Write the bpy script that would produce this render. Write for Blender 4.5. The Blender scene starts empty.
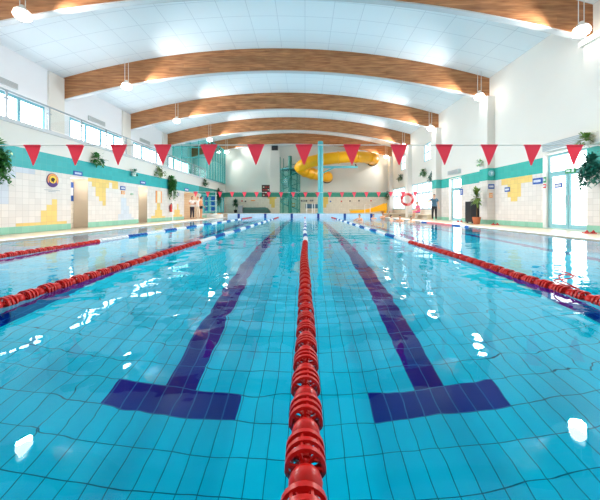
import bpy, bmesh, math, random
from mathutils import Vector, Matrix, Euler
random.seed(7)
PI = math.pi
sc = bpy.context.scene
COL = sc.collection

# ------------------------------------------------------------------ camera constants
F, CX, CY, H = 270.0, 305.0, 209.0, 0.80
XL, XR, YB = -9.0, 9.6, 30.4          # lower left wall, right wall, end wall
XG = -12.6                            # outer wall of the gallery
PX, PY0, PY1, PD = 7.3, -0.7, 25.5, 2.0   # pool half width, near wall, far wall, depth
ZD, ZP = 0.03, 0.36                   # deck, raised end platform
def at(px, py, Y): return ((px-CX)*Y/F, Y, H+(CY-py)*Y/F)
def left_px(Y, z): return CX-9.0*F/Y, CY-(z-H)*F/Y
def right_px(Y, z): return CX+9.6*F/Y, CY-(z-H)*F/Y
def yl(px): return 9.0*F/(CX-px)
def yr(px): return 9.6*F/(px-CX)
def zat(py, Y): return H+(CY-py)*Y/F

# ------------------------------------------------------------------ materials
def srgb(r, g, b):
    f = lambda c: (c/255)/12.92 if c/255 <= .04045 else ((c/255+.055)/1.055)**2.4
    return (f(r), f(g), f(b), 1)
def new_mat(name):
    m = bpy.data.materials.new(name); m.use_nodes = True
    nt = m.node_tree; nt.nodes.clear()
    out = nt.nodes.new('ShaderNodeOutputMaterial')
    return m, nt, out
def plain(name, col, rough=.5, metal=0, var=.06, scale=6, spec=.5, bump=0):
    m, nt, out = new_mat(name)
    b = nt.nodes.new('ShaderNodeBsdfPrincipled')
    b.inputs['Roughness'].default_value = rough; b.inputs['Metallic'].default_value = metal
    b.inputs['Specular IOR Level'].default_value = spec
    tc = nt.nodes.new('ShaderNodeTexCoord'); n = nt.nodes.new('ShaderNodeTexNoise')
    n.inputs['Scale'].default_value = scale; n.inputs['Detail'].default_value = 3
    nt.links.new(tc.outputs['Object'], n.inputs['Vector'])
    mx = nt.nodes.new('ShaderNodeMix'); mx.data_type = 'RGBA'
    mx.inputs[6].default_value = tuple(max(0, c*(1-var)) for c in col[:3])+(1,)
    mx.inputs[7].default_value = tuple(min(1, c*(1+var)) for c in col[:3])+(1,)
    nt.links.new(n.outputs['Fac'], mx.inputs[0]); nt.links.new(mx.outputs[2], b.inputs['Base Color'])
    if bump:
        bp = nt.nodes.new('ShaderNodeBump'); bp.inputs['Distance'].default_value = bump
        nt.links.new(n.outputs['Fac'], bp.inputs['Height']); nt.links.new(bp.outputs[0], b.inputs['Normal'])
    nt.links.new(b.outputs[0], out.inputs[0])
    return m
def tile(name, col, grout, tw, th, axes, rough=.25, mortar=.006, off=(0, 0), var=.05, spec=.5, bump=.0):
    """ceramic tiles; axes picks which object coordinates run along the tile's width and height"""
    m, nt, out = new_mat(name)
    b = nt.nodes.new('ShaderNodeBsdfPrincipled'); b.inputs['Roughness'].default_value = rough
    b.inputs['Specular IOR Level'].default_value = spec
    tc = nt.nodes.new('ShaderNodeTexCoord'); s = nt.nodes.new('ShaderNodeSeparateXYZ'); c = nt.nodes.new('ShaderNodeCombineXYZ')
    nt.links.new(tc.outputs['Object'], s.inputs[0])
    for i, a in enumerate(axes):
        ad = nt.nodes.new('ShaderNodeMath'); ad.operation = 'ADD'; ad.inputs[1].default_value = off[i]
        nt.links.new(s.outputs[a], ad.inputs[0]); nt.links.new(ad.outputs[0], c.inputs[i])
    br = nt.nodes.new('ShaderNodeTexBrick'); br.offset = 0; br.squash = 1
    br.inputs['Scale'].default_value = 1; br.inputs['Brick Width'].default_value = tw; br.inputs['Row Height'].default_value = th
    br.inputs['Mortar Size'].default_value = mortar; br.inputs['Mortar Smooth'].default_value = .3
    br.inputs['Color1'].default_value = tuple(min(1, x*(1+var)) for x in col[:3])+(1,)
    br.inputs['Color2'].default_value = tuple(x*(1-var) for x in col[:3])+(1,)
    br.inputs['Mortar'].default_value = grout
    nt.links.new(c.outputs[0], br.inputs['Vector']); nt.links.new(br.outputs['Color'], b.inputs['Base Color'])
    nt.links.new(b.outputs[0], out.inputs[0])
    return m
def wood(name):
    m, nt, out = new_mat(name)
    b = nt.nodes.new('ShaderNodeBsdfPrincipled'); b.inputs['Roughness'].default_value = .55
    tc = nt.nodes.new('ShaderNodeTexCoord'); mp = nt.nodes.new('ShaderNodeMapping')
    mp.inputs['Scale'].default_value = (.55, 3, 5.5)
    n = nt.nodes.new('ShaderNodeTexNoise'); n.inputs['Scale'].default_value = 2.4; n.inputs['Detail'].default_value = 6
    n2 = nt.nodes.new('ShaderNodeTexBrick'); n2.offset = .37
    n2.inputs['Scale'].default_value = 1; n2.inputs['Brick Width'].default_value = 2.1; n2.inputs['Row Height'].default_value = .19
    n2.inputs['Mortar Size'].default_value = .0; n2.inputs['Color1'].default_value = (.72, .72, .72, 1); n2.inputs['Color2'].default_value = (1.1, 1.08, 1.05, 1)
    s = nt.nodes.new('ShaderNodeSeparateXYZ'); c = nt.nodes.new('ShaderNodeCombineXYZ')
    nt.links.new(tc.outputs['Object'], mp.inputs[0]); nt.links.new(mp.outputs[0], n.inputs['Vector'])
    nt.links.new(tc.outputs['Object'], s.inputs[0]); nt.links.new(s.outputs[0], c.inputs[0]); nt.links.new(s.outputs[2], c.inputs[1])
    nt.links.new(c.outputs[0], n2.inputs['Vector'])
    r = nt.nodes.new('ShaderNodeValToRGB'); e = r.color_ramp.elements
    e[0].position = .28; e[0].color = srgb(146, 88, 48); e[1].position = .72; e[1].color = srgb(206, 146, 98)
    nt.links.new(n.outputs['Fac'], r.inputs[0])
    mx = nt.nodes.new('ShaderNodeMix'); mx.data_type = 'RGBA'; mx.blend_type = 'MULTIPLY'; mx.inputs[0].default_value = .8
    nt.links.new(r.outputs[0], mx.inputs[6]); nt.links.new(n2.outputs['Color'], mx.inputs[7])
    nt.links.new(mx.outputs[2], b.inputs['Base Color']); nt.links.new(b.outputs[0], out.inputs[0])
    return m
def emit(name, col, st):
    m, nt, out = new_mat(name)
    e = nt.nodes.new('ShaderNodeEmission'); e.inputs[0].default_value = col; e.inputs[1].default_value = st
    nt.links.new(e.outputs[0], out.inputs[0]); return m
def glass(name, tint, refl=.12):
    m, nt, out = new_mat(name)
    t = nt.nodes.new('ShaderNodeBsdfTransparent'); t.inputs[0].default_value = tint
    g = nt.nodes.new('ShaderNodeBsdfGlossy'); g.inputs['Roughness'].default_value = .02
    lw = nt.nodes.new('ShaderNodeLayerWeight'); lw.inputs[0].default_value = .5
    pw = nt.nodes.new('ShaderNodeMath'); pw.operation = 'POWER'; pw.inputs[1].default_value = 4
    fr = nt.nodes.new('ShaderNodeMath'); fr.operation = 'MULTIPLY_ADD'; fr.inputs[1].default_value = .5; fr.inputs[2].default_value = .03
    nt.links.new(lw.outputs['Facing'], pw.inputs[0]); nt.links.new(pw.outputs[0], fr.inputs[0])
    mx = nt.nodes.new('ShaderNodeMixShader')
    nt.links.new(fr.outputs[0], mx.inputs[0]); nt.links.new(t.outputs[0], mx.inputs[1]); nt.links.new(g.outputs[0], mx.inputs[2])
    nt.links.new(mx.outputs[0], out.inputs[0]); return m
def water_mat():
    m, nt, out = new_mat('pool water')
    b = nt.nodes.new('ShaderNodeBsdfPrincipled')
    b.inputs['Base Color'].default_value = (.93, .99, 1, 1); b.inputs['Roughness'].default_value = 0
    b.inputs['IOR'].default_value = 1.333; b.inputs['Transmission Weight'].default_value = 1; b.inputs['Specular IOR Level'].default_value = .25; b.inputs['Specular Tint'].default_value = (.3, .78, 1, 1)
    tc = nt.nodes.new('ShaderNodeTexCoord')
    def noise(scale, stretch, detail, dist=.0):
        mp = nt.nodes.new('ShaderNodeMapping'); mp.inputs['Scale'].default_value = stretch
        n = nt.nodes.new('ShaderNodeTexNoise'); n.inputs['Scale'].default_value = scale
        n.inputs['Detail'].default_value = detail; n.inputs['Roughness'].default_value = .45; n.inputs['Distortion'].default_value = dist
        nt.links.new(tc.outputs['Object'], mp.inputs[0]); nt.links.new(mp.outputs[0], n.inputs['Vector']); return n
    a = noise(.9, (1, 1.25, 1), 2, .6); c = noise(3.2, (1, 1.3, 1), 1.5, .4)
    def bump(dist, h, nrm=None):
        bp = nt.nodes.new('ShaderNodeBump'); bp.inputs['Strength'].default_value = 1; bp.inputs['Distance'].default_value = dist
        nt.links.new(h.outputs['Fac'], bp.inputs['Height'])
        if nrm: nt.links.new(nrm.outputs[0], bp.inputs['Normal'])
        return bp
    b2 = bump(WAVE[1], c, bump(WAVE[0], a))
    nt.links.new(b2.outputs[0], b.inputs['Normal'])
    nt.links.new(b.outputs[0], out.inputs[0]); return m
WAVE = (.018, .003)

M = {}
WHITE_T = srgb(228, 222, 218); GROUT_W = srgb(208, 202, 198)
M['white_paint'] = plain('white wall paint', srgb(229, 225, 219), .7, var=.015, scale=1.5)
M['cool_paint'] = plain('cool white paint', srgb(236, 238, 243), .7, var=.015, scale=1.5)
M['side_tile'] = tile('white wall tile', WHITE_T, GROUT_W, .2, .2, (1, 2), off=(0, .05))
M['side_yellow'] = tile('yellow wall tile', srgb(240, 208, 128), srgb(215, 190, 130), .2, .2, (1, 2), off=(0, .05))
M['side_blue'] = tile('pale blue wall tile', srgb(206, 214, 226), srgb(190, 198, 212), .2, .2, (1, 2), off=(0, .05))
M['side_teal'] = tile('teal band tile', srgb(62, 178, 182), srgb(80, 178, 180), .2, .2, (1, 2), off=(0, .05))
M['right_teal'] = tile('green teal band tile', srgb(66, 180, 172), srgb(84, 180, 172), .2, .2, (1, 2), off=(0, .05))
M['skirt'] = tile('green skirting tile', srgb(146, 205, 182), srgb(165, 205, 188), .2, .25, (1, 2))
M['end_tile'] = tile('end wall tile', srgb(228, 222, 208), srgb(205, 198, 186), .2, .2, (0, 2), off=(0, .05))
M['end_yellow'] = tile('end yellow tile', srgb(236, 204, 110), srgb(205, 190, 130), .2, .2, (0, 2), off=(0, .05))
M['end_teal'] = tile('end teal tile', srgb(70, 158, 138), srgb(90, 160, 145), .2, .2, (0, 2), off=(0, .05))
M['end_paint'] = plain('end wall paint', srgb(222, 222, 216), .7, var=.02, scale=1)
M['recess'] = tile('beige recess tile', srgb(244, 236, 222), srgb(200, 188, 172), .2, .2, (1, 2))
M['orange_wall'] = plain('orange lobby paint', srgb(236, 178, 96), .7)
M['ceiling'] = tile('ceiling panels', srgb(234, 241, 246), srgb(206, 214, 222), 1.2, .9, (0, 1), rough=.8, mortar=.012, var=.008)
M['deck'] = tile('beige deck tile', srgb(196, 178, 154), srgb(178, 160, 138), .3, .3, (0, 1), rough=.3, var=.03)
M['gallery_floor'] = plain('gallery floor', srgb(200, 200, 200), .6)
M['slate'] = plain('grey slab edge', srgb(205, 207, 210), .5)
M['wood'] = wood('glulam timber')
TW, TH = .155, .27
TOFF = (TW*8 - .63, TH*40-2.455)
M['pool_tile'] = tile('light blue pool tile', srgb(0, 192, 224), srgb(0, 100, 128), TW, TH, (0, 1), off=TOFF, mortar=.0042, rough=.5, var=.035, spec=0)
M['pool_navy'] = tile('navy pool tile', srgb(0, 26, 128), srgb(40, 110, 175), TW, TH, (0, 1), off=TOFF, mortar=.0045, rough=.5, var=.08, spec=0)
M['pool_side'] = tile('pool side tile', srgb(20, 190, 228), srgb(8, 110, 138), .27, .16, (1, 2), rough=.5, spec=0)
M['pool_end'] = tile('pool end tile', srgb(20, 190, 228), srgb(8, 110, 138), .16, .16, (0, 2), rough=.5, spec=0)
M['pale_end'] = tile('pale bulkhead tile', srgb(205, 226, 245), srgb(180, 205, 230), .25, .12, (0, 2))
M['navy'] = plain('navy tile mark', srgb(14, 58, 140), .3)
M['water'] = water_mat()
M['red'] = plain('red plastic', srgb(206, 24, 20), .3, var=.08)
M['pale_red'] = plain('pale red plastic', srgb(236, 140, 140), .35)
M['white'] = plain('white plastic', srgb(240, 242, 245), .35)
M['blue'] = plain('blue plastic', srgb(28, 96, 178), .35)
M['cable'] = plain('steel cable', srgb(120, 118, 120), .4, metal=.6)
M['flag'] = plain('coral pennant cloth', srgb(236, 70, 92), .7, var=.06, scale=30)
M['string'] = plain('white cord', srgb(240, 238, 232), .7)
M['steel'] = plain('brushed steel', srgb(168, 178, 186), .35, metal=.7)
M['frame_blue'] = plain('pale blue frame', srgb(120, 188, 208), .4)
M['frame_door'] = plain('aqua door frame', srgb(138, 192, 200), .4)
M['frame_teal'] = plain('teal frame', srgb(72, 172, 172), .4)
M['frame_pale'] = plain('pale aqua frame', srgb(140, 196, 210), .4)
M['pane'] = emit('daylit pane', (.93, .97, 1, 1), 7.0)
M['pane_r'] = emit('daylit door pane', (.96, .985, 1, 1), 4.0)
M['pane_far'] = emit('daylit far pane', (.93, .98, 1, 1), 1.6)
M['clear_glass'] = glass('clear glass', (.95, .98, .98, 1))
M['teal_glass'] = glass('teal glass', (.62, .90, .89, 1))
M['lamp'] = emit('lit lamp glass', (1, .95, .85, 1), 14)
M['lamp_body'] = plain('white lamp body', srgb(225, 225, 222), .4)
M['black'] = plain('black plastic', srgb(26, 28, 34), .4)
M['dark'] = plain('dark metal', srgb(48, 50, 58), .5)
M['leaf'] = plain('green leaf', srgb(62, 132, 62), .5, var=.35, scale=9)
M['leaf_dark'] = plain('dark green leaf', srgb(36, 92, 52), .5, var=.35, scale=9)
M['leaf_olive'] = plain('olive leaf', srgb(110, 138, 66), .5, var=.35, scale=9)
M['leaf_teal'] = plain('blue green leaf', srgb(36, 120, 104), .5, var=.35, scale=9)
M['terracotta'] = plain('terracotta pot', srgb(190, 108, 70), .7)
M['white_pot'] = plain('white pot', srgb(230, 228, 222), .5)
M['soil'] = plain('potting soil', srgb(70, 50, 38), .9)
M['stem'] = plain('brown stem', srgb(98, 76, 52), .8)
M['yellow'] = plain('yellow fibreglass', srgb(248, 178, 10), .3, var=.04)
M['turq'] = plain('turquoise painted steel', srgb(84, 178, 190), .4)
M['green_steel'] = plain('sea green painted steel', srgb(50, 140, 130), .4)
M['sign_blue'] = plain('blue sign', srgb(30, 84, 170), .4)
M['sign_white'] = plain('sign white', srgb(242, 244, 248), .5)
M['sign_green'] = plain('green sign', srgb(30, 150, 84), .4)
M['sign_red'] = plain('red sign', srgb(204, 50, 50), .4)
M['orange'] = plain('orange sign', srgb(238, 160, 90), .5)
M['purple'] = plain('purple enamel', srgb(84, 52, 128), .4)
M['gold'] = plain('yellow enamel', srgb(248, 208, 70), .4)
M['cream'] = plain('cream board', srgb(236, 226, 205), .6)
M['brown'] = plain('dark brown board', srgb(62, 42, 38), .5)
M['mat_green'] = plain('dark green vinyl', srgb(52, 96, 92), .5)
M['grey'] = plain('grey plastic', srgb(150, 160, 172), .5)
M['grille'] = plain('pale grey grille', srgb(200, 206, 208), .5)
M['skin'] = plain('skin', srgb(224, 172, 142), .6, var=.05)
M['skin_tan'] = plain('tanned skin', srgb(212, 150, 112), .6, var=.05)
M['hair'] = plain('dark hair', srgb(44, 32, 28), .6)
M['shirt_white'] = plain('white cotton', srgb(238, 236, 234), .8)
M['navy_cloth'] = plain('dark navy cloth', srgb(38, 44, 66), .8)
M['black_cloth'] = plain('black cloth', srgb(32, 34, 42), .8)
M['pink_cloth'] = plain('pink cloth', srgb(240, 110, 150), .8)
M['blue_cloth'] = plain('blue cloth', srgb(40, 84, 168), .8)
M['cream_cloth'] = plain('cream cloth', srgb(232, 222, 204), .8)
M['teal_cloth'] = plain('slate blue cloth', srgb(74, 110, 134), .8)
M['lips'] = plain('lips', srgb(176, 92, 84), .5)
M['eye'] = plain('eye', srgb(30, 26, 26), .3)

# ------------------------------------------------------------------ mesh helpers
class MB:
    def __init__(s): s.v, s.f, s.m, s.mats = [], [], [], []
    def mi(s, m):
        if m not in s.mats: s.mats.append(m)
        return s.mats.index(m)
    def face(s, pts, m):
        b = len(s.v); s.v += [tuple(p) for p in pts]; s.f.append(tuple(range(b, b+len(pts)))); s.m.append(s.mi(m)); return s
    def box(s, x0, x1, y0, y1, z0, z1, m, mtx=None):
        x0, x1 = min(x0, x1), max(x0, x1); y0, y1 = min(y0, y1), max(y0, y1); z0, z1 = min(z0, z1), max(z0, z1)
        P = [Vector(p) for p in ((x0,y0,z0),(x1,y0,z0),(x1,y1,z0),(x0,y1,z0),(x0,y0,z1),(x1,y0,z1),(x1,y1,z1),(x0,y1,z1))]
        if mtx: P = [mtx @ p for p in P]
        b = len(s.v); s.v += [tuple(p) for p in P]; k = s.mi(m)
        for f in ((0,3,2,1),(4,5,6,7),(0,1,5,4),(1,2,6,5),(2,3,7,6),(3,0,4,7)):
            s.f.append(tuple(b+i for i in f)); s.m.append(k)
        return s
    def tube(s, pts, r, m, n=8, caps=True):
        """swept round tube through pts; r is one radius or one for each point"""
        pts = [Vector(p) for p in pts]; k = s.mi(m); rs = r if isinstance(r, (list, tuple)) else [r]*len(pts)
        rings = []; up = None
        for i, p in enumerate(pts):
            a = pts[max(i-1, 0)]; c = pts[min(i+1, len(pts)-1)]; t = (c-a).normalized()
            if up is None:
                up = Vector((0, 0, 1)) if abs(t.z) < .9 else Vector((1, 0, 0))
            x = t.cross(up).normalized(); up = x.cross(t).normalized()
            b = len(s.v)
            for j in range(n):
                an = 2*PI*j/n; s.v.append(tuple(p+(x*math.cos(an)+up*math.sin(an))*rs[i]))
            rings.append(b)
        for i in range(len(rings)-1):
            for j in range(n):
                a, c = rings[i], rings[i+1]
                s.f.append((a+j, a+(j+1) % n, c+(j+1) % n, c+j)); s.m.append(k)
        if caps:
            s.f.append(tuple(reversed(range(rings[0], rings[0]+n)))); s.m.append(k)
            s.f.append(tuple(range(rings[-1], rings[-1]+n))); s.m.append(k)
        return s
    def lathe(s, prof, m, n=16, axis='z', c=(0, 0, 0), closed=False):
        """prof: (radius, height) pairs turned about an axis through c"""
        k = s.mi(m); b = len(s.v); L = len(prof)
        for (r, h) in prof:
            for j in range(n):
                a = 2*PI*j/n; u, w = r*math.cos(a), r*math.sin(a)
                p = {'z': (u, w, h), 'y': (u, h, w), 'x': (h, u, w)}[axis]
                s.v.append((p[0]+c[0], p[1]+c[1], p[2]+c[2]))
        for i in range(L if closed else L-1):
            i2 = (i+1) % L
            for j in range(n):
                s.f.append((b+i*n+j, b+i*n+(j+1) % n, b+i2*n+(j+1) % n, b+i2*n+j)); s.m.append(k)
        return s
    def ball(s, c, r, m, n=12, q=8):
        rx, ry, rz = r if isinstance(r, (tuple, list)) else (r, r, r); k = s.mi(m); b = len(s.v)
        for i in range(q+1):
            t = PI*i/q
            for j in range(n):
                a = 2*PI*j/n
                s.v.append((c[0]+rx*math.sin(t)*math.cos(a), c[1]+ry*math.sin(t)*math.sin(a), c[2]+rz*math.cos(t)))
        for i in range(q):
            for j in range(n):
                s.f.append((b+i*n+j, b+(i+1)*n+j, b+(i+1)*n+(j+1) % n, b+i*n+(j+1) % n)); s.m.append(k)
        return s
    def prism(s, poly, d0, d1, m, axis='y'):
        """extrudes a 2D outline along an axis"""
        k = s.mi(m); b = len(s.v); n = len(poly)
        for d in (d0, d1):
            for (u, w) in poly:
                s.v.append({'y': (u, d, w), 'x': (d, u, w), 'z': (u, w, d)}[axis])
        s.f.append(tuple(range(b, b+n))); s.m.append(k); s.f.append(tuple(reversed(range(b+n, b+2*n)))); s.m.append(k)
        for i in range(n):
            s.f.append((b+i, b+n+i, b+n+(i+1) % n, b+(i+1) % n)); s.m.append(k)
        return s
    def mesh(s, name, smooth=False):
        me = bpy.data.meshes.new(name); me.from_pydata(s.v, [], s.f)
        for m in s.mats: me.materials.append(m)
        for p, i in zip(me.polygons, s.m): p.material_index = i; p.use_smooth = smooth
        me.validate(); bm = bmesh.new(); bm.from_mesh(me)
        bmesh.ops.remove_doubles(bm, verts=bm.verts, dist=1e-5)
        if s.recalc: bmesh.ops.recalc_face_normals(bm, faces=bm.faces)
        bm.to_mesh(me); bm.free(); return me
    recalc = True
    def build(s, name, parent=None, smooth=False, loc=None, bevel=0):
        o = bpy.data.objects.new(name, s.mesh(name, smooth)); COL.objects.link(o)
        if parent: o.parent = parent
        if loc: o.location = loc
        if bevel:
            md = o.modifiers.new('Bevel', 'BEVEL'); md.width = bevel; md.segments = 2; md.limit_method = 'ANGLE'
        if smooth:
            o.data.set_sharp_from_angle(angle=math.radians(42))
        return o
def thing(name, label, cat, loc=(0, 0, 0), rz=0, group=None):
    o = bpy.data.objects.new(name, None); COL.objects.link(o); o.empty_display_size = .1
    o.location = loc; o.rotation_euler = (0, 0, rz); return tag(o, label, cat, group)
def tag(o, label, cat, group=None):
    o['label'] = label; o['category'] = cat; o['kind'] = 'thing'
    if group: o['group'] = group
    return o
def struct(o, label=None):
    o['kind'] = 'structure'
    if label: o['label'] = label
    return o
def frange(a, b, step):
    n = max(1, round((b-a)/step)); return [a+(b-a)*i/n for i in range(n+1)]
def in_rects(px, py, rects): return any(a <= px <= c and b <= py <= d for (a, b, c, d) in rects)

# ------------------------------------------------------------------ ceiling, beams
BXC, BHW = (XG+XR)/2, (XR-XG)/2
def ztop(x): return 9.17-1.55*((x-BXC)/BHW)**2
def zbot(x): return 8.02-1.50*((x-BXC)/BHW)**2
xs = frange(XG, XR, .37)
mb = MB(); mb.recalc = False
for a, b in zip(xs, xs[1:]):
    mb.face([(a, -6, ztop(a)), (a, YB, ztop(a)), (b, YB, ztop(b)), (b, -6, ztop(b))], M['ceiling'])
struct(mb.build('ceiling', smooth=True))
BEAMS = [9.0, 14.05, 19.4, 24.6, 29.8, 3.7, -1.6]
for i, Y in enumerate(BEAMS):
    poly = [(x, zbot(x)) for x in xs]+[(x, ztop(x)-.01) for x in reversed(xs)]
    mb = MB(); mb.prism(poly, Y, Y+.24, M['wood'])
    o = mb.build('roof_beam'); struct(o, ['arched timber roof beam cut off by the top of the picture', 'nearest full arched timber roof beam', 'second full arched timber roof beam from the camera', 'third full arched timber roof beam, over the glass screen', 'farthest arched timber roof beam above the slide', 'arched timber roof beam over the near end of the pool', 'arched timber roof beam behind the starting end'][i])
    # a metal trim strip along the soffit's near edge
    pl = [(x, zbot(x)-.05) for x in xs]+[(x, zbot(x)) for x in reversed(xs)]
    t = MB().prism(pl, Y+.02, Y+.22, M['slate']).build('soffit_strip', o)

# ------------------------------------------------------------------ walls on x planes
def wall_x(name, X, sgn, ye, ze, holes, matfn, depth, reveal, back=None):
    """a wall in the plane x = X made of tile-sized faces; holes (y0, y1, z0, z1) get reveals going away from the hall"""
    ye = sorted(set(round(v, 4) for v in ye+[h[0] for h in holes]+[h[1] for h in holes]))
    ze = sorted(set(round(v, 4) for v in ze+[h[2] for h in holes]+[h[3] for h in holes]))
    mb = MB(); mb.recalc = False
    for y0, y1 in zip(ye, ye[1:]):
        for z0, z1 in zip(ze, ze[1:]):
            yc, zc = (y0+y1)/2, (z0+z1)/2
            if any(h[0] < yc < h[1] and h[2] < zc < h[3] for h in holes): continue
            q = [(X, y0, z0), (X, y1, z0), (X, y1, z1), (X, y0, z1)]
            if sgn < 0: q.reverse()
            mb.face(q, matfn(yc, zc))
    for h in holes:
        d = (h[4] if len(h) > 4 else depth)*(-sgn); y0, y1, z0, z1 = h[:4]; m = reveal
        mb.face([(X, y0, z0), (X, y0, z1), (X+d, y0, z1), (X+d, y0, z0)], m); mb.face([(X, y1, z0), (X+d, y1, z0), (X+d, y1, z1), (X, y1, z1)], m)
        mb.face([(X, y0, z1), (X, y1, z1), (X+d, y1, z1), (X+d, y0, z1)], m); mb.face([(X, y0, z0), (X+d, y0, z0), (X+d, y1, z0), (X, y1, z0)], m)
        if back and len(h) > 5: mb.face([(X+d, y0, z0), (X+d, y0, z1), (X+d, y1, z1), (X+d, y1, z0)], h[5])
    return struct(mb.build(name))
ZE = [0, .03, .25]+[.35+.2*i for i in range(9)]+[2.12, 2.75, 3.5]
L_YEL = [(17.6,223,38,229.5),(38,216,43,229.5),(43,211,48,229.5),(48,206,51,229),(51,200,55,229),(55,205,59,228.5),(59,221,64.5,228),
         (88,178,117,183),(93,183,108,188.5),(96,188,107,196.5),(99,196,105,202.5),(101.5,202,104.5,207),(111,183,117,189.5),
         (151,216,165,220.5),(154.3,209.5,162,220),(156,203,160,217),(172.5,214,182,218.5),(175,208.5,180.3,217),(176.8,204,179,212)]
L_BLU = [(-60,160,36,173.5),(-60,173,16,179.5),(-60,179,11.5,197.5),(-60,197,5.5,204),
         (112,220,134,223.5),(119,212.5,131.5,223),(122,199.5,126,223),(125,207,128.7,221),(131,218,134.5,222)]
def left_mat(Y, z):
    px, py = left_px(Y, z)
    if z > 2.75: return M['white_paint']
    if z > 2.12: return M['side_teal'] if Y < 22.9 else M['end_teal_side']
    if z < .25: return M['skirt']
    if in_rects(px, py, L_YEL): return M['side_yellow']
    if in_rects(px, py, L_BLU): return M['side_blue']
    return M['side_tile']
M['end_teal_side'] = tile('dark teal band tile', srgb(46, 146, 140), srgb(70, 150, 145), .2, .2, (1, 2), off=(0, .05))
L_HOLES = [(10.38, 11.2, .03, 2.02, .6, M['recess']), (14.6, 15.4, .03, 2.04, .6, M['recess']), (20.1, 22.9, .03, 2.1, 1.4, M['orange_wall'])]
L_HOLES2 = L_HOLES+[(23.4, 30.1, .4, 2.12, .12)]
wall_x('wall_left', XL, 1, frange(-6, YB, .2), ZE, L_HOLES2, left_mat, .6, M['recess'], True)
R_YEL = [(501,176.5,532.5,182.5),(504,182,519.5,185.5),(508.5,185,519.5,195.5),(510,195,516.5,199.5),(512.5,199,515.5,205)]
def right_mat(Y, z):
    px, py = right_px(Y, z)
    if Y > 19.6: return M['white_paint'] if z > .75 else M['recess']
    if z > 2.87: return M['white_paint']
    if z > 2.25: return M['right_teal']
    if z < .25: return M['skirt']
    return M['side_yellow'] if in_rects(px, py, R_YEL) else M['side_tile']
ZER = [0, .05, .25]+[.35+.2*i for i in range(9)]+[2.25, 2.87, 3.5, 7.7]
R_HOLES = [(9.2, 10.9, .05, 2.95, .34), (16.6, 18.0, .05, 2.8, .3), (-5, -.8, .75, 2.97, .15), (.2, 4.6, .75, 2.97, .15), (19.95, 24.3, .75, 2.97, .15), (25.0, 29.5, .75, 2.97, .15),
           (20.6, 21.8, 4.57, 5.98, .15), (25.6, 27.0, 4.6, 6.05, .15)]
wall_x('wall_right', XR, -1, frange(-6, YB, .2), ZER, R_HOLES, right_mat, .3, M['white_paint'])
GW = [(-5.2, -1.4), (-.4, 3.3), (4.3, 8.4), (9.6, 13.1), (14.45, 18.95), (19.8, 24.1), (25.0, 29.4)]
G_HOLES = [(a, b, 4.3, 5.75, .15) for a, b in GW]
wall_x('wall_gallery', XG, 1, frange(-6, YB, 1), [3.4, 4, 5, 6, 7.8], G_HOLES, lambda Y, z: M['cool_paint'], .15, M['cool_paint'])
# end wall and the wall behind the camera
mb = MB(); mb.recalc = False
E_YEL = [(266,192,277,195),(268,195,276,199),(270,199,275,203.5),(272,203.5,274,207),(322,194,328,199),(323,199,327.5,204),(322.5,204,326,207),(349,210,386,212)]
xe = frange(XG, XR, .2); ze = [0, .25]+[.35+.2*i for i in range(9)]+[2.15, 2.72, 9.4]
for x0, x1 in zip(xe, xe[1:]):
    for z0, z1 in zip(ze, ze[1:]):
        xc, zc = (x0+x1)/2, (z0+z1)/2; px, py = CX+xc*F/YB, CY-(zc-H)*F/YB
        m = M['end_paint'] if zc > 2.72 else M['end_teal'] if zc > 2.15 else M['end_yellow'] if in_rects(px, py, E_YEL) else M['end_tile']
        mb.face([(x0, YB, z0), (x1, YB, z0), (x1, YB, z1), (x0, YB, z1)], m)
struct(mb.build('wall_back'))
mb = MB(); mb.face([(XG, -6, 0), (XG, -6, 9.4), (XR, -6, 9.4), (XR, -6, 0)], M['white_paint']); struct(mb.build('wall_front'))

# ------------------------------------------------------------------ columns
def column(x0, x1, y0, y1, z0, z1, teal=False):
    mb = MB()
    if teal:
        mb.box(x0, x1, y0, y1, z0, .25, M['skirt']).box(x0, x1, y0, y1, .25, 2.25, M['side_tile']).box(x0, x1, y0, y1, 2.25, 2.87, M['right_teal']).box(x0, x1, y0, y1, 2.87, z1, M['white_paint'])
    else: mb.box(x0, x1, y0, y1, z0, z1, M['white_paint'])
    return struct(mb.build('column'))
column(9.28, 9.6, 8.1, 9.0, 2.9, 6.3)
MB().box(9.2, 9.6, 8.02, 9.08, 6.22, 6.4, M['white_paint']).build('column_cap', None)['kind'] = 'structure'
for Y in BEAMS[1:5]: column(9.22, 9.6, Y-.4, Y+.22, ZD, zbot(9.45)-.03, Y < 20)
for Y in BEAMS: column(XG, XG+.09, Y-.85, Y-.005, 3.45, ztop(XG)-.05)
column(at(270, 0, YB)[0], at(280, 0, YB)[0], YB-.22, YB, 2.72, 8.6)

# ------------------------------------------------------------------ floor: decks, platform, pool basin
mb = MB()
mb.box(XL-.0, -PX, -6, YB, -.12, ZD, M['deck']).box(PX, XR+.4, -6, YB, -.12, ZD, M['deck']).box(-PX, PX, -6, PY0, -.12, ZD, M['deck'])
for h in L_HOLES: mb.box(XL-h[4], XL, h[0], h[1], -.1, ZD+.006, M['deck'])
struct(mb.build('floor'))
mb = MB().box(XL+.02, XR-.02, PY1, YB-.005, -.1, ZP, M['deck'])
struct(mb.build('end_platform'))
mb = MB().box(-PX, PX, PY1-.04, PY1-.001, -PD, ZP+.012, M['pale_end']); o = struct(mb.build('pool_end_wall'))
mb = MB(); mb.recalc = False
for s in (-1, 1):
    q = [(s*PX, PY0, -PD), (s*PX, PY1, -PD), (s*PX, PY1, -.12), (s*PX, PY0, -.12)]
    mb.face(q if s < 0 else q[::-1], M['pool_side'])
mb.face([(-PX, PY0, -PD), (-PX, PY0, -.12), (PX, PY0, -.12), (PX, PY0, -PD)], M['pool_end'])
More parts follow.
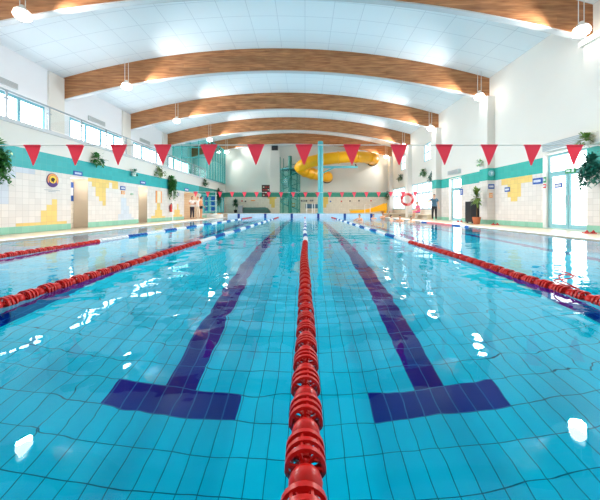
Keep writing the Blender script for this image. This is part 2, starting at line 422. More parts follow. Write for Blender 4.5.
struct(mb.build('pool_side_wall'))
# pool floor: light tiles with a navy lane line and T at both ends of every lane
LANES = [-6.25, -3.75, -1.25, 1.25, 3.75, 6.25]
TY0, TY1, LW_, TWD = 2.455, 2.455+TH, 2*TW, 8*TW
xe = sorted(set([-PX, PX]+[round(l+d, 4) for l in LANES for d in (-TWD/2, -LW_/2, LW_/2, TWD/2)]))
ye = sorted([PY0, TY0, TY1, 23.0, 23.27, PY1])
mb = MB(); mb.recalc = False
for x0, x1 in zip(xe, xe[1:]):
    for y0, y1 in zip(ye, ye[1:]):
        xc, yc = (x0+x1)/2, (y0+y1)/2; d = min(abs(xc-l) for l in LANES)
        dark = (TY0 < yc < 23.27 and d < LW_/2) or ((TY0 < yc < TY1 or 23.0 < yc < 23.27) and d < TWD/2)
        mb.face([(x0, y0, -PD), (x1, y0, -PD), (x1, y1, -PD), (x0, y1, -PD)], M['pool_navy' if dark else 'pool_tile'])
o = struct(mb.build('pool_floor')); o.cycles.is_caustics_receiver = True
for l in LANES:   # blue target marks on the end wall
    mb = MB().box(l-.11, l+.11, PY1-.055, PY1-.041, -1.2, ZP+.01, M['navy']).box(l-.35, l+.35, PY1-.055, PY1-.041, -.75, -.5, M['navy'])
    struct(mb.build('trim_'+str(LANES.index(l)+1)))
mb = MB(); mb.recalc = False
mb.face([(-PX, PY0, 0), (PX, PY0, 0), (PX, PY1-.04, 0), (-PX, PY1-.04, 0)], M['water'])
o = struct(mb.build('water', smooth=True), 'rippled clear pool water'); o.cycles.is_caustics_caster = True
# overflow gutter strips along the long edges
for s in (-1, 1):
    mb = MB().box(s*(PX-.002), s*(PX+.22), PY0, PY1-.05, ZD, ZD+.012, M['white'])
    struct(mb.build('gutter_strip'))

# ------------------------------------------------------------------ gallery
mb = MB().box(XG, XL-.005, -6, YB, 3.2, 3.5, M['gallery_floor']); struct(mb.build('gallery_floor'))
mb = MB().box(XL-.006, XL+.05, -6, YB, 3.44, 3.56, M['slate']); struct(mb.build('gallery_edge'))
def window_x(name, X, sgn, y0, y1, z0, z1, pitch, fmat, pmat, w=.09, depth=.08, transom=None):
    """framed window in an x plane: the frame is the window, each pane a child"""
    d = -sgn*depth; f = MB(); X0, X1 = X, X+d
    n = max(1, round((y1-y0)/pitch)); ym = frange(y0, y1, pitch)
    f.box(X0, X1, y0, y1, z0, z0+w, fmat); f.box(X0, X1, y0, y1, z1-w, z1, fmat)
    for y in ym: f.box(X0, X1, max(y0, y-w/2 if y > y0 else y0), min(y1, y+w/2 if y > y0 else y0+w), z0+w, z1-w, fmat)
    if transom:
        for a, b in zip(ym, ym[1:]): f.box(X0, X1, a+w/2, b-w/2, transom-w/2, transom+w/2, fmat)
    o = struct(f.build(name))
    for a, b in zip(ym, ym[1:]):
        p = MB().box(X+d*.55, X+d*.75, a+w*.3, b-w*.3, z0+w*.5, z1-w*.5, pmat)
        struct(p.build('pane', o))
    return o
n = 1
for a, b in GW:
    window_x('window_%d' % n, XG-.04, 1, a, b, 4.3, 5.75, 1.12, M['frame_blue'], M['pane'], w=.13); n += 1
for (a, b) in ((-5, -.8), (.2, 4.6), (19.95, 24.3), (25.0, 29.5)):  # the near-end windows are unseen, added for fill light
    window_x('window_%d' % n, XR+.04, -1, a, b, .75, 2.97, 1.1, M['frame_pale'], M['pane_far'], w=.09, transom=2.12); n += 1
for (a, b, c, d, _) in R_HOLES[6:]:
    window_x('window_%d' % n, XR+.04, -1, a, b, c, d, .6, M['frame_pale'], M['pane_far'], w=.07, transom=(c+d)/2); n += 1
o = window_x('window_%d' % n, XL-.03, 1, 23.4, 30.1, .4, 2.12, .96, M['frame_teal'], M['teal_glass'], w=.1); n += 1
# glass balustrade along the gallery edge
bal = thing('balustrade', 'glass balustrade with steel handrail along the gallery edge', 'railing', (XL+.02, 4, 3.56))
BL = 24.45-4
MB().tube([(0, 0, .82), (0, BL, .82)], .028, M['steel'], 10).build('handrail', bal, True)
for i, y in enumerate(frange(.05, BL-.05, 1.35)):
    mb = MB().box(-.02, .02, y-.025, y+.025, -.02, .80, M['steel']).box(-.03, .03, y-.06, y+.06, .55, .6, M['steel']).box(-.035, .035, y-.05, y+.05, 0, .02, M['steel'])
    mb.build('post', bal)
yy = frange(.05, BL-.05, 1.35)
for a, b in zip(yy, yy[1:]):
    MB().box(-.006, .006, a+.04, b-.04, .06, .74, M['clear_glass']).build('glass_panel', bal)
# teal glass screen enclosing the far end of the gallery
scr = thing('glass_screen', 'tall teal glazed screen closing off the far end of the gallery', 'glass screen', (XL+.03, 24.75, 3.56))
mb = MB(); g = MB()
for i, y in enumerate(frange(0, 5.5, .79)):
    zt = (7.35 if y < 4.9 else 7.2)-3.56
    MB().box(-.05, .05, y-.035, y+.035, 0, zt, M['frame_teal']).build('mullion', scr)
MB().box(-.05, .05, 0, 5.5, 3.68, 3.79, M['frame_teal']).box(-.05, .05, 0, 5.5, 0, .1, M['frame_teal']).box(-.04, .04, 0, 5.5, 1.9, 1.96, M['frame_teal']).build('rail', scr)
MB().box(-.008, .008, .04, 5.46, .1, 3.68, M['teal_glass']).build('side_glass', scr)
xsn = frange(-3.1, 0, .78)
MB().box(-3.2, 0, -.04, .04, 1.9, 1.98, M['frame_teal']).box(-3.2, 0, -.04, .04, 2.85, 2.92, M['frame_teal']).build('cross_rail', scr)
for x in xsn: MB().box(x-.035, x+.035, -.04, .04, 0, zbot(x+XL)-3.62-.06, M['frame_teal']).build('mullion', scr)
pl = [(x, 0) for x in (-3.2, 0)]+[(x, zbot(x+XL)-3.65-.06) for x in (0, -.8, -1.6, -2.4, -3.2)]
MB().prism(pl, -.008, .008, M['teal_glass']).build('front_glass', scr)
# vents over the gallery windows
def vent(name, loc, size, label, axis='x', sgn=1):
    t = thing(name, label, 'air vent', loc); w, h, d = size
    MB().box(0, sgn*d, -w/2, w/2, -h/2, h/2, M['grille']).build('casing', t, bevel=.01)
    for i in range(5):
        z = -h/2+h*(i+.5)/5
        MB().box(sgn*d, sgn*(d+.012), -w/2+.04, w/2-.04, z-h*.03, z+h*.03, M['steel']).build('slat', t)
    return t
vent('wall_vent', (XG+.012, 11.15, 6.12), (1.3, .26, .06), 'long pale vent over the nearest gallery windows at the picture edge')
vent('wall_vent', (XG+.012, 16.3, 6.1), (1.3, .26, .06), 'pale vent on the gallery wall between the first and second full beams')
vent('wall_vent', (XG+.012, 21.2, 6.1), (1.3, .26, .06), 'small pale vent on the gallery wall behind the second full beam')
vent('wall_vent', (XR-.012, 9.9, 3.2), (1.55, .3, .22), 'grey louvred air curtain over the near glass door', sgn=-1)
vent('wall_vent', (XR-.012, 17.2, 3.15), (1.2, .25, .2), 'faint grey air curtain over the far glass door', sgn=-1)

# ------------------------------------------------------------------ doors on the right
def glass_door(name, X, y0, y1, z1, leaves, tr):
    f = MB(); w = .09
    f.box(X, X+.1, y0, y0+w, .05, z1, M['frame_door']).box(X, X+.1, y1-w, y1, .05, z1, M['frame_door'])
    f.box(X, X+.1, y0+w, y1-w, z1-w, z1, M['frame_door']).box(X, X+.1, y0+w, y1-w, tr, tr+w, M['frame_door'])
    o = struct(f.build(name))
    MB().box(X+.04, X+.06, y0+w, y1-w, tr+w, z1-w, M['pane_r']).build('transom_pane', o)
    L = (y1-y0-2*w)/leaves
    for i in range(leaves):
        a = y0+w+i*L+.01; b = a+L-.02; m = M['frame_door']
        lf = MB().box(X-.02, X+.05, a, a+.09, .06, tr-.01, m).box(X-.02, X+.05, b-.09, b, .06, tr-.01, m).box(X-.02, X+.05, a+.09, b-.09, .06, .22, m).box(X-.02, X+.05, a+.09, b-.09, tr-.11, tr-.01, m).build('door_leaf', o)
        MB().box(X+.01, X+.025, a+.09, b-.09, .22, tr-.11, M['pane_r']).build('pane', lf)
        hy = a+.05 if i == leaves-1 else b-.05
        MB().tube([(X-.02, hy, .95), (X-.07, hy, .95), (X-.07, hy, 1.3), (X-.02, hy, 1.3)], .012, M['steel'], 6).build('handle', lf)
    return o
glass_door('door_1', XR+.22, 9.2, 10.9, 2.95, 2, 2.18)
glass_door('door_2', XR+.2, 16.6, 18.0, 2.8, 1, 2.1)

# ------------------------------------------------------------------ lamps
LAMP_W = (2300, 2400, 2400, 1500, 300, 900, 150)
CEIL_FILL_W = (480, 560, 560, 560, 400, 400, 200)
def lamp_mesh():
    body = MB().lathe([(0, .3), (.05, .3), (.07, .24), (.14, .18), (.2, .1), (.18, .09)], M['lamp_body'], 20)
    glow = MB().ball((0, 0, -.02), (.23, .23, .15), M['lamp'], 16, 10)
    return body, glow
lamp_names = {(0,-1): 'floodlight at the upper left corner under the cut-off beam', (0,1): 'floodlight at the upper right corner under the cut-off beam',
 (1,-1): 'floodlight hanging before the left end of the nearest full beam', (1,1): 'floodlight hanging before the right end of the nearest full beam',
 (2,-1): 'floodlight hanging before the left end of the second full beam', (2,1): 'floodlight hanging before the right end of the second full beam',
 (3,-1): 'floodlight hanging in front of the teal glass screen', (3,1): 'floodlight before the right end of the third full beam',
 (4,-1): 'farthest floodlight on the gallery side, seen against the teal glass screen', (4,1): 'farthest floodlight on the right, by the end wall',
 (5,-1): 'added unseen floodlight over the near left side of the pool', (5,1): 'added unseen floodlight over the near right side of the pool', (6,-1): 'added unseen floodlight behind the starting end on the gallery side', (6,1): 'added unseen floodlight behind the starting end on the door side'}  # near-end floodlights are out of view, added to light beam faces and pennants
for i, Y in enumerate(BEAMS):
    for s in (-1, 1):
        x, z = (-9.5+.45, 7.02) if s < 0 else (8.85, 6.5)
        if i in (3, 4) and s < 0: x = -8.55
        y = Y-.35
        t = thing('hanging_floodlight', lamp_names[(i, s)], 'floodlight', (x, y, z), group='floodlights under the roof beams')
        b, g = lamp_mesh(); b.build('lamp_housing', t, True); g.build('lamp_glass', t, True)
        zc = ztop(x)-z-.02
        for dx in (-.09, .09): MB().tube([(dx, 0, .22), (dx, 0, zc)], .012, M['lamp_body'], 6).build('rod', t)
        ld = bpy.data.lights.new('floodlight beam', 'SPOT'); ld.shadow_soft_size = .2; ld.spot_size = math.radians(112); ld.spot_blend = .8; ld.energy = LAMP_W[i]; ld.color = (1, .96, .9)
        ld.cycles.is_caustics_light = True
        lo = bpy.data.objects.new('spot_light', ld); COL.objects.link(lo); lo.parent = t; lo.location = (0, 0, -.2); lo.rotation_euler = (0, s*math.radians(44), 0)
        ld = bpy.data.lights.new('added ceiling fill', 'SPOT'); ld.shadow_soft_size = .1; ld.spot_size = math.radians(96); ld.spot_blend = 1; ld.energy = CEIL_FILL_W[i]; ld.color = (1, .97, .93)  # added fill spot that brightens the ceiling, not part of the floodlight
        lo = bpy.data.objects.new('spot_light', ld); COL.objects.link(lo); lo.parent = t; lo.location = (-s*.32, 0, .1); lo.rotation_euler = (0, s*math.radians(99), 0)

# ------------------------------------------------------------------ lane ropes
def float_mesh(key, hi):
    n = 20 if hi else 12; m = M[key]; mb = MB()
    mb.ball((0, .032, 0), (.050, .038, .050), m, n, 10 if hi else 6)
    for y in (.082, .115, .148):
        mb.lathe([(.052, y-.007), (.064, y-.007), (.064, y+.007), (.052, y+.007)], m, n, 'y', closed=True)
        mb.lathe([(.006, y-.012), (.02, y-.012), (.02, y+.012), (.006, y+.012)], m, 10, 'y', closed=True)
        for k in range(6):
            mb.box(.018, .054, y-.004, y+.004, -.004, .004, m, Matrix.Rotation(2*PI*k/6+y*4, 4, 'Y'))
    for k in range(6):
        mb.box(.052, .058, .078, .152, -.004, .004, m, Matrix.Rotation(2*PI*(k+.5)/6, 4, 'Y'))
    return mb
PITCH = .176
FM = {(k, h): float_mesh(k, h).mesh(k+' float', True) for k in ('red', 'white', 'blue', 'pale_red') for h in (True, False)}
for me in FM.values(): me.set_sharp_from_angle(angle=math.radians(42))
def rope(X, y0, y1, colour, label, z=.004, top=100):
    t = thing('lane_rope', label, 'lane rope', (X, 0, z), group='lane ropes in the pool')
    MB().tube([(0, y0-.1, 0), (0, y1+.06, 0)], .006, M['cable'], 6).build('cable', t)
    n = int((y1-y0)/PITCH); rest = MB(); ph = X*1.7
    for i in range(n):
        y = y0+i*PITCH; c = colour(y); wob = .012*math.sin(y*1.1+ph)*min(1, y/4 if y > 0 else 0)
        if i < top:
            o = bpy.data.objects.new('float', FM[(c, y < 7)]); COL.objects.link(o); o.parent = t
            o.location = (wob, y, .006*math.sin(y*2.3+ph)); o.rotation_euler = (random.uniform(-.03, .03), random.uniform(0, 1), random.uniform(-.03, .03))
        else:
            k = M[c]
            rest.ball((wob, y+.032, 0), (.05, .038, .05), k, 10, 6)
            for d in (.082, .115, .148): rest.lathe([(.0, y+d-.007), (.064, y+d-.007), (.064, y+d+.007), (0, y+d+.007)], k, 10, 'y')
    if n > top:
        o = rest.build('far_floats', t, True); o['kind'] = 'stuff'
    return t
def lane_col(red_end):
    def f(y):
        if y < red_end or y > 21.2: return 'red'
        return 'white' if int((y-red_end)/.95) % 2 == 0 else 'blue'
    return f
rope(0, -.488, PY1-.2, lane_col(6.35), 'centre lane rope running straight away from the camera between the two T marks')
rope(-2.5, -.488, PY1-.2, lane_col(6.35), 'lane rope left of the centre one, red end reaching the left picture edge lower down')
rope(-5.0, -.488, PY1-.2, lane_col(6.55), 'leftmost lane rope, nearest to the tiled wall with doorways')
r = rope(2.5, -.488, PY1-.2, lane_col(6.35), 'lane rope right of the centre one with a loop of red cord')
lp = [(.02+.05*math.cos(a)+.02*a/6, 2.55+.10*math.sin(a)+a*.012, .10+.06*math.cos(a*.5)) for a in [i*PI/8 for i in range(34)]]
MB().tube(lp, .006, M['red'], 6).build('cord_loop', r, True)
def edge_col(y): return 'blue' if (y > 15.6 or y < 12.9) else 'pale_red'
def edge_col2(y): return ('white' if int(y/.37) % 3 == 2 else 'blue') if (y > 15.6 or y < 12.9) else 'pale_red'
rope(7.12, 11.8, 16.6, edge_col2, 'short lane rope of blue and pale red floats lying along the right pool edge')

# ------------------------------------------------------------------ pennant strings
def pennants(name, label, Y, z, xs, xa, xb, w, h, sag):
    t = thing(name, label, 'pennant string', (0, Y, z))
    pts = []
    zf = lambda x: sag*((x-(xa+xb)/2)/((xb-xa)/2))**2
    for x in frange(xa, xb, .5): pts.append((x, 0, zf(x)))
    MB().tube(pts, .009, M['string'], 6).build('cord', t)
    for i, x in enumerate(xs):
        mb = MB(); k = random.uniform(-.02, .02); N = 5; v = []
        front, back = [], []
        for r in range(N+1):
            f = r/N; ww = w/2*(1-f)+.006; zz = zf(x)-h*f; yy = .012*math.sin(f*3+i)+k*f
            front.append(((x-ww, yy-.002, zz), (x+ww, yy-.002+.008*math.sin(i*2.1), zz))); back.append(((x-ww, yy+.002, zz), (x+ww, yy+.002+.008*math.sin(i*2.1), zz)))
        for r in range(N):
            mb.face([front[r][0], front[r][1], front[r+1][1], front[r+1][0]], M['flag']); mb.face([back[r][1], back[r][0], back[r+1][0], back[r+1][1]], M['flag'])
            mb.face([front[r][0], front[r+1][0], back[r+1][0], back[r][0]], M['flag']); mb.face([front[r][1], back[r][1], back[r+1][1], front[r+1][1]], M['flag'])
        mb.box(x-w/2-.006, x+w/2+.006, -.012, .012, zf(x)-.012, zf(x)+.012, M['flag'])
        mb.build('pennant', t)
    return t
NF = [32.5, 75, 118.5, 163, 209, 256, 304, 352, 399, 444, 489, 532, 574.5]
m, nt, out = new_mat('coral pennant cloth thin')
d = nt.nodes.new('ShaderNodeBsdfDiffuse'); tl = nt.nodes.new('ShaderNodeBsdfTranslucent'); mx = nt.nodes.new('ShaderNodeMixShader'); mx.inputs[0].default_value = .5
for q in (d, tl): q.inputs[0].default_value = srgb(255, 112, 134)
nt.links.new(d.outputs[0], mx.inputs[1]); nt.links.new(tl.outputs[0], mx.inputs[2]); nt.links.new(mx.outputs[0], out.inputs[0]); M['flag'] = m
pennants('hanging_pennant_string', 'near string of large coral pennants stretched right across above the pool', 5.0, zat(145, 5), [(p-CX)*5/F for p in NF], XL+.01, XR-.3, .30, .37, -.03)
pennants('hanging_pennant_string', 'far string of small coral pennants in front of the end wall', 20.0, zat(192.5, 20), [(220+12.2*i-CX)*20/F for i in range(-2, 22) if abs((220+12.2*i-CX)*20/F) < 8.6], XL+.01, XR-.4, .31, .38, .06)

# ------------------------------------------------------------------ signs
def sign(name, label, loc, facing, w, h, mat, strokes=0, smat='sign_white', frame=None, cat='sign'):
    """flat sign 2 cm thick; facing is the way its face looks: +x, -x or -y"""
    t = thing(name, label, cat, loc); rz = {'+x': PI/2, '-x': -PI/2, '-y': 0}[facing]; t.rotation_euler = (0, 0, rz)
    MB().box(-w/2, w/2, -.02, 0, -h/2, h/2, mat).build('board', t, bevel=.004)
    if strokes:
        mb = MB(); rows = strokes
        for r in range(rows):
            z = h*(.5-(r+1)/(rows+1)); x = -w*.38
            while x < w*.34:
                d = w*random.uniform(.05, .085); mb.box(x, min(x+d, w*.4), -.026, -.021, z-h*.13/rows*1.6, z+h*.13/rows*1.6, M[smat]); x += d+w*.035
        mb.build('lettering', t)
    return t
XS, XSR = XL+.006, XR-.006
def lsign(px0, px1, py0, py1, name, label, mat, **k):
    Y0, Y1 = yl(px0), yl(px1); Y = (Y0+Y1)/2
    return sign(name, label, (XS, Y, zat((py0+py1)/2, Y)), '+x', Y1-Y0, (py1-py0)*Y/F, mat, **k)
def rsign(px0, px1, py0, py1, name, label, mat, X=XSR, **k):
    q = X/XR; Y0, Y1 = yr(px1)*q, yr(px0)*q; Y = (Y0+Y1)/2
    return sign(name, label, (X, Y, zat((py0+py1)/2, Y)), '-x', Y1-Y0, (py1-py0)*Y/F, mat, **k)
lsign(73, 82, 171.2, 175.6, 'blue_sign', 'blue sign above the nearest doorway of the left wall', M['sign_blue'], strokes=1)
lsign(120, 125, 186.3, 190, 'blue_sign', 'blue sign above a small orange notice between the two left doorways', M['sign_blue'], strokes=1)
lsign(121, 124.5, 190.9, 194.2, 'notice_sign', 'small orange notice under a blue sign on the left wall', M['orange'], strokes=2, smat='cream')
lsign(130.5, 132.8, 193.4, 194.9, 'notice_sign', 'tiny green sign on white tiles before the second left doorway', M['sign_green'], strokes=1)
lsign(140, 145.3, 181, 184.3, 'blue_sign', 'blue sign above the second doorway of the left wall', M['sign_blue'], strokes=1)
lsign(184.5, 188.5, 188.3, 191.3, 'blue_sign', 'blue sign above the wide far opening where people stand', M['sign_blue'], strokes=1)
lsign(155.5, 161.5, 191, 203, 'framed_notice_sign', 'orange framed notice board on the left wall below a trailing plant', M['orange'], cat='notice board')
t = bpy.data.objects['framed_notice_sign']
MB().box(-.2, .2, -.026, -.021, -.35, .35, M['cream']).build('paper', t)
lsign(177.3, 179, 192.5, 196, 'notice_sign', 'small dark notice on tiles right of the long hanging plant', M['grey'])
for h, wt in zip(L_HOLES, (6, 6, 9)):   # corridor lights behind the doorways
    ld = bpy.data.lights.new('corridor light', 'POINT'); ld.energy = wt; ld.shadow_soft_size = .05; ld.color = (1, .94, .85)
    lo = bpy.data.objects.new('corridor_light', ld); COL.objects.link(lo); lo.location = (XL-h[4]*.5, h[0]*.6+h[1]*.4, 1.85)
# poster inside the first doorway
sign('blue_poster', 'tall blue poster inside the nearest left doorway', (XL-.59, 11.02, zat(191.5, 11.0)), '+x', .3, .78, M['sign_blue'], strokes=1, cat='poster')
# round emblem and its caption
eY = yl(52.2); t = thing('round_sign', 'round purple and yellow emblem on white tiles of the left wall', 'emblem', (XS, eY, zat(180.3, eY)), PI/2); t.scale = (.82, 1, .92)
MB().lathe([(0, 0), (.27, 0), (.27, -.02), (0, -.02)], M['purple'], 32, 'y').build('disc', t)
seg = [i*PI/20 for i in range(-3, 24)]
poly = [(.255*math.cos(a), .255*math.sin(a)) for a in seg]+[(.19*math.cos(a), .19*math.sin(a)) for a in reversed(seg)]
MB().prism(poly, -.024, -.0205, M['orange']).build('ring', t)
MB().prism([(.165*math.cos(a), .03+.15*math.sin(a)) for a in [i*PI/10 for i in range(20)]], -.024, -.0205, M['gold']).build('centre', t)
MB().prism([(-.1, .05), (-.03, .1), (.05, .09), (.1, .02), (.04, -.02), (.03, -.1), (-.02, -.05), (-.07, -.06)], -.028, -.0245, M['brown']).build('motif', t)
MB().box(-.36, -.05, -.006, 0, -.395, -.375, M['grey']).box(-.02, .36, -.006, 0, -.395, -.375, M['grey']).box(-.18, .16, -.006, 0, -.45, -.43, M['grey']).build('caption', t)
# right wall signs
rsign(533, 543, 178, 184, 'blue_sign', 'wide blue sign on the right wall beside green and red plates', M['sign_blue'], strokes=1)
rsign(543.8, 546.3, 177, 182.6, 'safety_sign', 'small green plate beside the wide blue sign', M['sign_green'], strokes=1)
rsign(543.6, 546.2, 184, 188, 'safety_sign', 'small red plate under the green plate by the glass door', M['sign_red'], strokes=1)
rsign(505, 510, 187.2, 191.8, 'blue_sign', 'small blue sign over yellow tiles on the right wall', M['sign_blue'], strokes=1)
rsign(459.5, 463, 189, 195, 'blue_sign', 'blue sign with two plates right of the far glass door', M['sign_blue'], strokes=2)
Yc = BEAMS[1]-.406
sign('blue_sign', 'blue sign on the face of the right column with the teal band', (9.41, Yc, zat(186.5, Yc)), '-y', .3, .24, M['sign_blue'], strokes=1)
sign('notice_sign', 'small orange notice on the right column below the blue sign', (9.39, Yc, zat(195.3, Yc)), '-y', .16, .24, M['orange'], strokes=2, smat='cream')
t = thing('round_sign', 'pale round plaque on the teal band of the right column', 'plaque', (9.41, Yc, zat(173.3, Yc)))
MB().lathe([(0, 0), (.15, 0), (.15, -.03), (.13, -.04), (0, -.04)], M['frame_pale'], 24, 'y').build('disc', t)
MB().prism([(-.03, -.07), (.03, -.07), (.03, .02), (.08, .02), (0, .09), (-.08, .02), (-.03, .02)], -.046, -.041, M['sign_white']).build('symbol', t)
# signs on the near glass door
Yd = 10.05; Xd = XR+.19
t = sign('exit_sign', 'green exit sign over the near glass double door', (Xd, 9.95, zat(170.5, 9.9)), '-x', .38, .17, M['sign_green'])
MB().prism([(-.15, -.03), (-.05, -.03), (-.05, -.06), (.02, 0), (-.05, .06), (-.05, .03), (-.15, .03)], -.026, -.021, M['sign_white']).box(.06, .14, -.026, -.021, -.06, .06, M['sign_white']).build('pictogram', t)
sign('blue_sign', 'blue sign stuck on the left pane of the near glass door', (Xd, 10.42, zat(185, 10.2)), '-x', .34, .19, M['sign_blue'], strokes=1)
# end wall signs
YS = YB-.006
for px, py, w, h, m, lab in ((304, 200.8, .72, .16, 'black', 'black lettered sign on the end wall behind the spiral stair'), (311.5, 200.6, .4, .16, 'black', 'short black lettered sign on the end wall left of the thick pole'),
                             (293.5, 205, .4, .45, 'orange', 'orange notice on the end wall behind the spiral stair')):
    x, y, z = at(px, py, YS); sign('notice_sign', lab, (x, YS, z), '-y', w, h, M[m], strokes=1)
for px, py, m, lab in ((242, 201, 'sign_red', 'first tiny red marker on the end wall, nearest the potted tree'), (245.5, 201.3, 'dark', 'tiny dark marker on the end wall above the padded bench'), (253, 200.4, 'orange', 'orange strip on the end wall above the padded bench'),
                       (330.5, 201.5, 'sign_blue', 'first tiny blue marker on the end wall, nearest the thick pole'), (341.5, 201.3, 'sign_red', 'tiny red marker on the end wall right of the thick pole'), (350, 201, 'dark', 'tiny black marker on the end wall, middle of a row'),
                       (359, 200.8, 'black', 'largest black marker of a row on the end wall'), (371, 200.8, 'sign_red', 'tiny red marker on the end wall over the yellow slide exit')):
    x, y, z = at(px, py, YS)
    o = MB().lathe([(0, 0), (.09, 0), (.075, -.05), (0, -.05)], M[m], 12, 'y').build('marker_sign', None, True, (x, YS, z)); tag(o, lab, 'marker')
    if m == 'orange': o.scale = (3, 1, .9)
# score board, loudspeaker
x, y, z = at(266, 191, YS)
t = thing('score_board_sign', 'dark brown score board crossing the teal band on the end wall', 'score board', (x, YS, z))
MB().box(-.47, .47, -.09, 0, -.68, .68, M['brown']).build('panel', t, bevel=.02)
mb = MB()
for i in range(4):
    for j in range(3): mb.box(-.33+j*.27, -.17+j*.27, -.1, -.091, .38-i*.3, .48-i*.3, M['cream' if (i+j) % 3 == 0 else 'sign_red'])
mb.build('digits', t)
x, y, z = at(275, 147.8, YB-.3)
t = thing('mounted_loudspeaker', 'black loudspeaker high on the end wall column', 'loudspeaker', (x, YB-.3, z))
MB().box(-.34, .34, -.36, 0, -.3, .3, M['black']).build('cabinet', t, bevel=.02)
MB().box(-.3, .3, -.375, -.361, -.26, .26, M['dark']).build('grille', t); MB().box(-.05, .05, .0, .07, -.05, .05, M['dark']).build('bracket', t)

# ------------------------------------------------------------------ slide, pole, spiral stair
def catmull(P, n=10):
    P = [Vector(p) for p in P]; P = [P[0]*2-P[1]]+P+[P[-1]*2-P[-2]]; out = []
    for i in range(1, len(P)-2):
        a, b, c, d = P[i-1:i+3]
        for k in range(n):
            t = k/n; out.append(.5*((2*b)+(c-a)*t+(2*a-5*b+4*c-d)*t*t+(3*b-a-3*c+d)*t**3))
    return out+[P[-2]]
e0, e1 = at(372, 160.5, YB), at(327, 177.5, YB)
sp = [(e0[0], YB-.12, e0[2]), (e0[0], YB-.75, e0[2]), at(372, 158.5, 28.9), at(362, 157, 27.6), at(345, 157, 27.0), at(322, 159.5, 27.0), at(307, 163, 26.9), at(300.5, 167.5, 27.4), at(306, 171.5, 28.2), at(314, 174, 28.8), (e1[0]-.1, YB-.8, e1[2]), (e1[0], YB-.12, e1[2])]
path = catmull(sp, 10)
t = thing('water_slide', 'yellow tube water slide looping under the farthest roof beam', 'water slide', (0, 0, 0))
mb = MB().tube(path, .58, M['yellow'], 20, False); mb.build('tube', t, True)
for i in range(16, len(path)-14, 9):
    d = (path[min(i+1, len(path)-1)]-path[i-1]).normalized()
    MB().tube([path[i]-d*.05, path[i]+d*.05], .63, M['yellow'], 20).build('flange', t, True)
x, y, z = at(320, 209, 25.9)
t = thing('support_pole', 'thick turquoise support pole in front of the yellow slide', 'pole', (at(320.5, 0, 26.1)[0], 26.1, ZP))
MB().tube([(0, 0, 0), (0, 0, 6.95)], .26, M['turq'], 20).build('shaft', t, True)
MB().lathe([(0, 0), (.42, 0), (.42, .05), (.25, .08)], M['turq'], 20).build('base_plate', t)
MB().box(0, 3.6, .0, .16, 4.42, 4.58, M['turq']).tube([(.15, .08, 3.9), (1.3, .08, 4.45)], .07, M['turq'], 8).build('arm', t)
for dx, zz in ((1.0, 4.62), (3.5, 4.85)): MB().tube([(dx, .08, 4.5), (dx, .4, zz-.1), (dx, .7, zz)], .06, M['dark'], 8).build('cradle', t)
for e in (e0, e1): MB().lathe([(.57, -.13), (.66, -.13), (.66, -.03), (.57, -.03)], M['dark'], 24, 'y', (e[0], YB-.0, e[2]), True).build('wall_collar', bpy.data.objects['water_slide'], True)
# spiral stair
sx, sy = -1.6, 28.9
t = thing('spiral_staircase', 'sea green spiral staircase rising beside the yellow slide', 'staircase', (sx, sy, ZP))
MB().tube([(0, 0, 0), (0, 0, 6.1)], .2, M['green_steel'], 14).build('centre_post', t, True)
NT = 26; turns = 2.1; R = .97
for i in range(NT):
    a = turns*2*PI*i/NT; z = .18+i*.172
    mb = MB().prism([(.18*math.cos(a), .18*math.sin(a)), (R*math.cos(a-.02), R*math.sin(a-.02)), (R*math.cos(a+.5), R*math.sin(a+.5)), (.18*math.cos(a+.5), .18*math.sin(a+.5))], z, z+.05, M['turq'], 'z')
    mb.build('tread', t)
    if i % 2 == 0: MB().tube([(R*math.cos(a), R*math.sin(a), z), (R*math.cos(a), R*math.sin(a), z+1.0)], .022, M['green_steel'], 6).build('baluster', t)
hel = [(R*math.cos(turns*2*PI*i/80), R*math.sin(turns*2*PI*i/80), 1.18+4.47*i/80) for i in range(81)]
MB().tube(hel, .035, M['green_steel'], 8).build('handrail', t, True)
MB().tube([(p[0], p[1], p[2]-1.0) for p in hel], .06, M['green_steel'], 8).build('stringer', t, True)
mb = MB()
mb.lathe([(R+.08, 0), (R+.08, 4.6)], M['teal_glass'], 24); mb.build('glass_shell', t, True)
for k in range(8):
    a = 2*PI*k/8; MB().tube([((R+.09)*math.cos(a), (R+.09)*math.sin(a), 0), ((R+.09)*math.cos(a), (R+.09)*math.sin(a), 6.0 if k in (2, 3, 4) else 4.7)], .04, M['green_steel'], 6).build('post', t)
MB().lathe([(0, 4.62), (R+.06, 4.62), (R+.06, 4.7), (0, 4.7)], M['turq'], 24).build('landing', t)
# slide exit at the end wall
x0, x1 = at(351, 0, 28.3)[0], at(386, 0, 28.3)[0]
t = thing('slide_trough', 'orange yellow open slide trough running out by the end wall', 'slide exit', (0, 28.4, ZP))
mb = MB(); prev = None; N = 20
for i in range(N+1):
    f = i/N; x = x0+(x1-x0)*f; b = .08+.75*f**2.2; w = .5; ring = []
    for (u, hh) in ((-w, .26), (-w+.05, .26), (-w*.7, .06), (0, 0), (w*.7, .06), (w-.05, .26), (w, .26), (w, -.05-b*.6), (-w, -.05-b*.6)):
        ring.append((x, u, max(0.0, b+hh*(.5+f*.5))))
    if prev:
        for j in range(len(ring)): mb.face([prev[j], prev[(j+1) % 9], ring[(j+1) % 9], ring[j]], M['yellow'])
    prev = ring
mb.build('trough', t, True)
MB().tube([(x0+1.35, -.55, 0), (x0+1.35, -.55, .9), (x0+1.9, -.55, .9), (x0+1.9, -.55, 0)], .03, M['white'], 8).build('rail', t, True)
MB().box(x1-.35, x1-.05, -.4, .4, 0, .62, M['yellow']).build('support', t, bevel=.02)

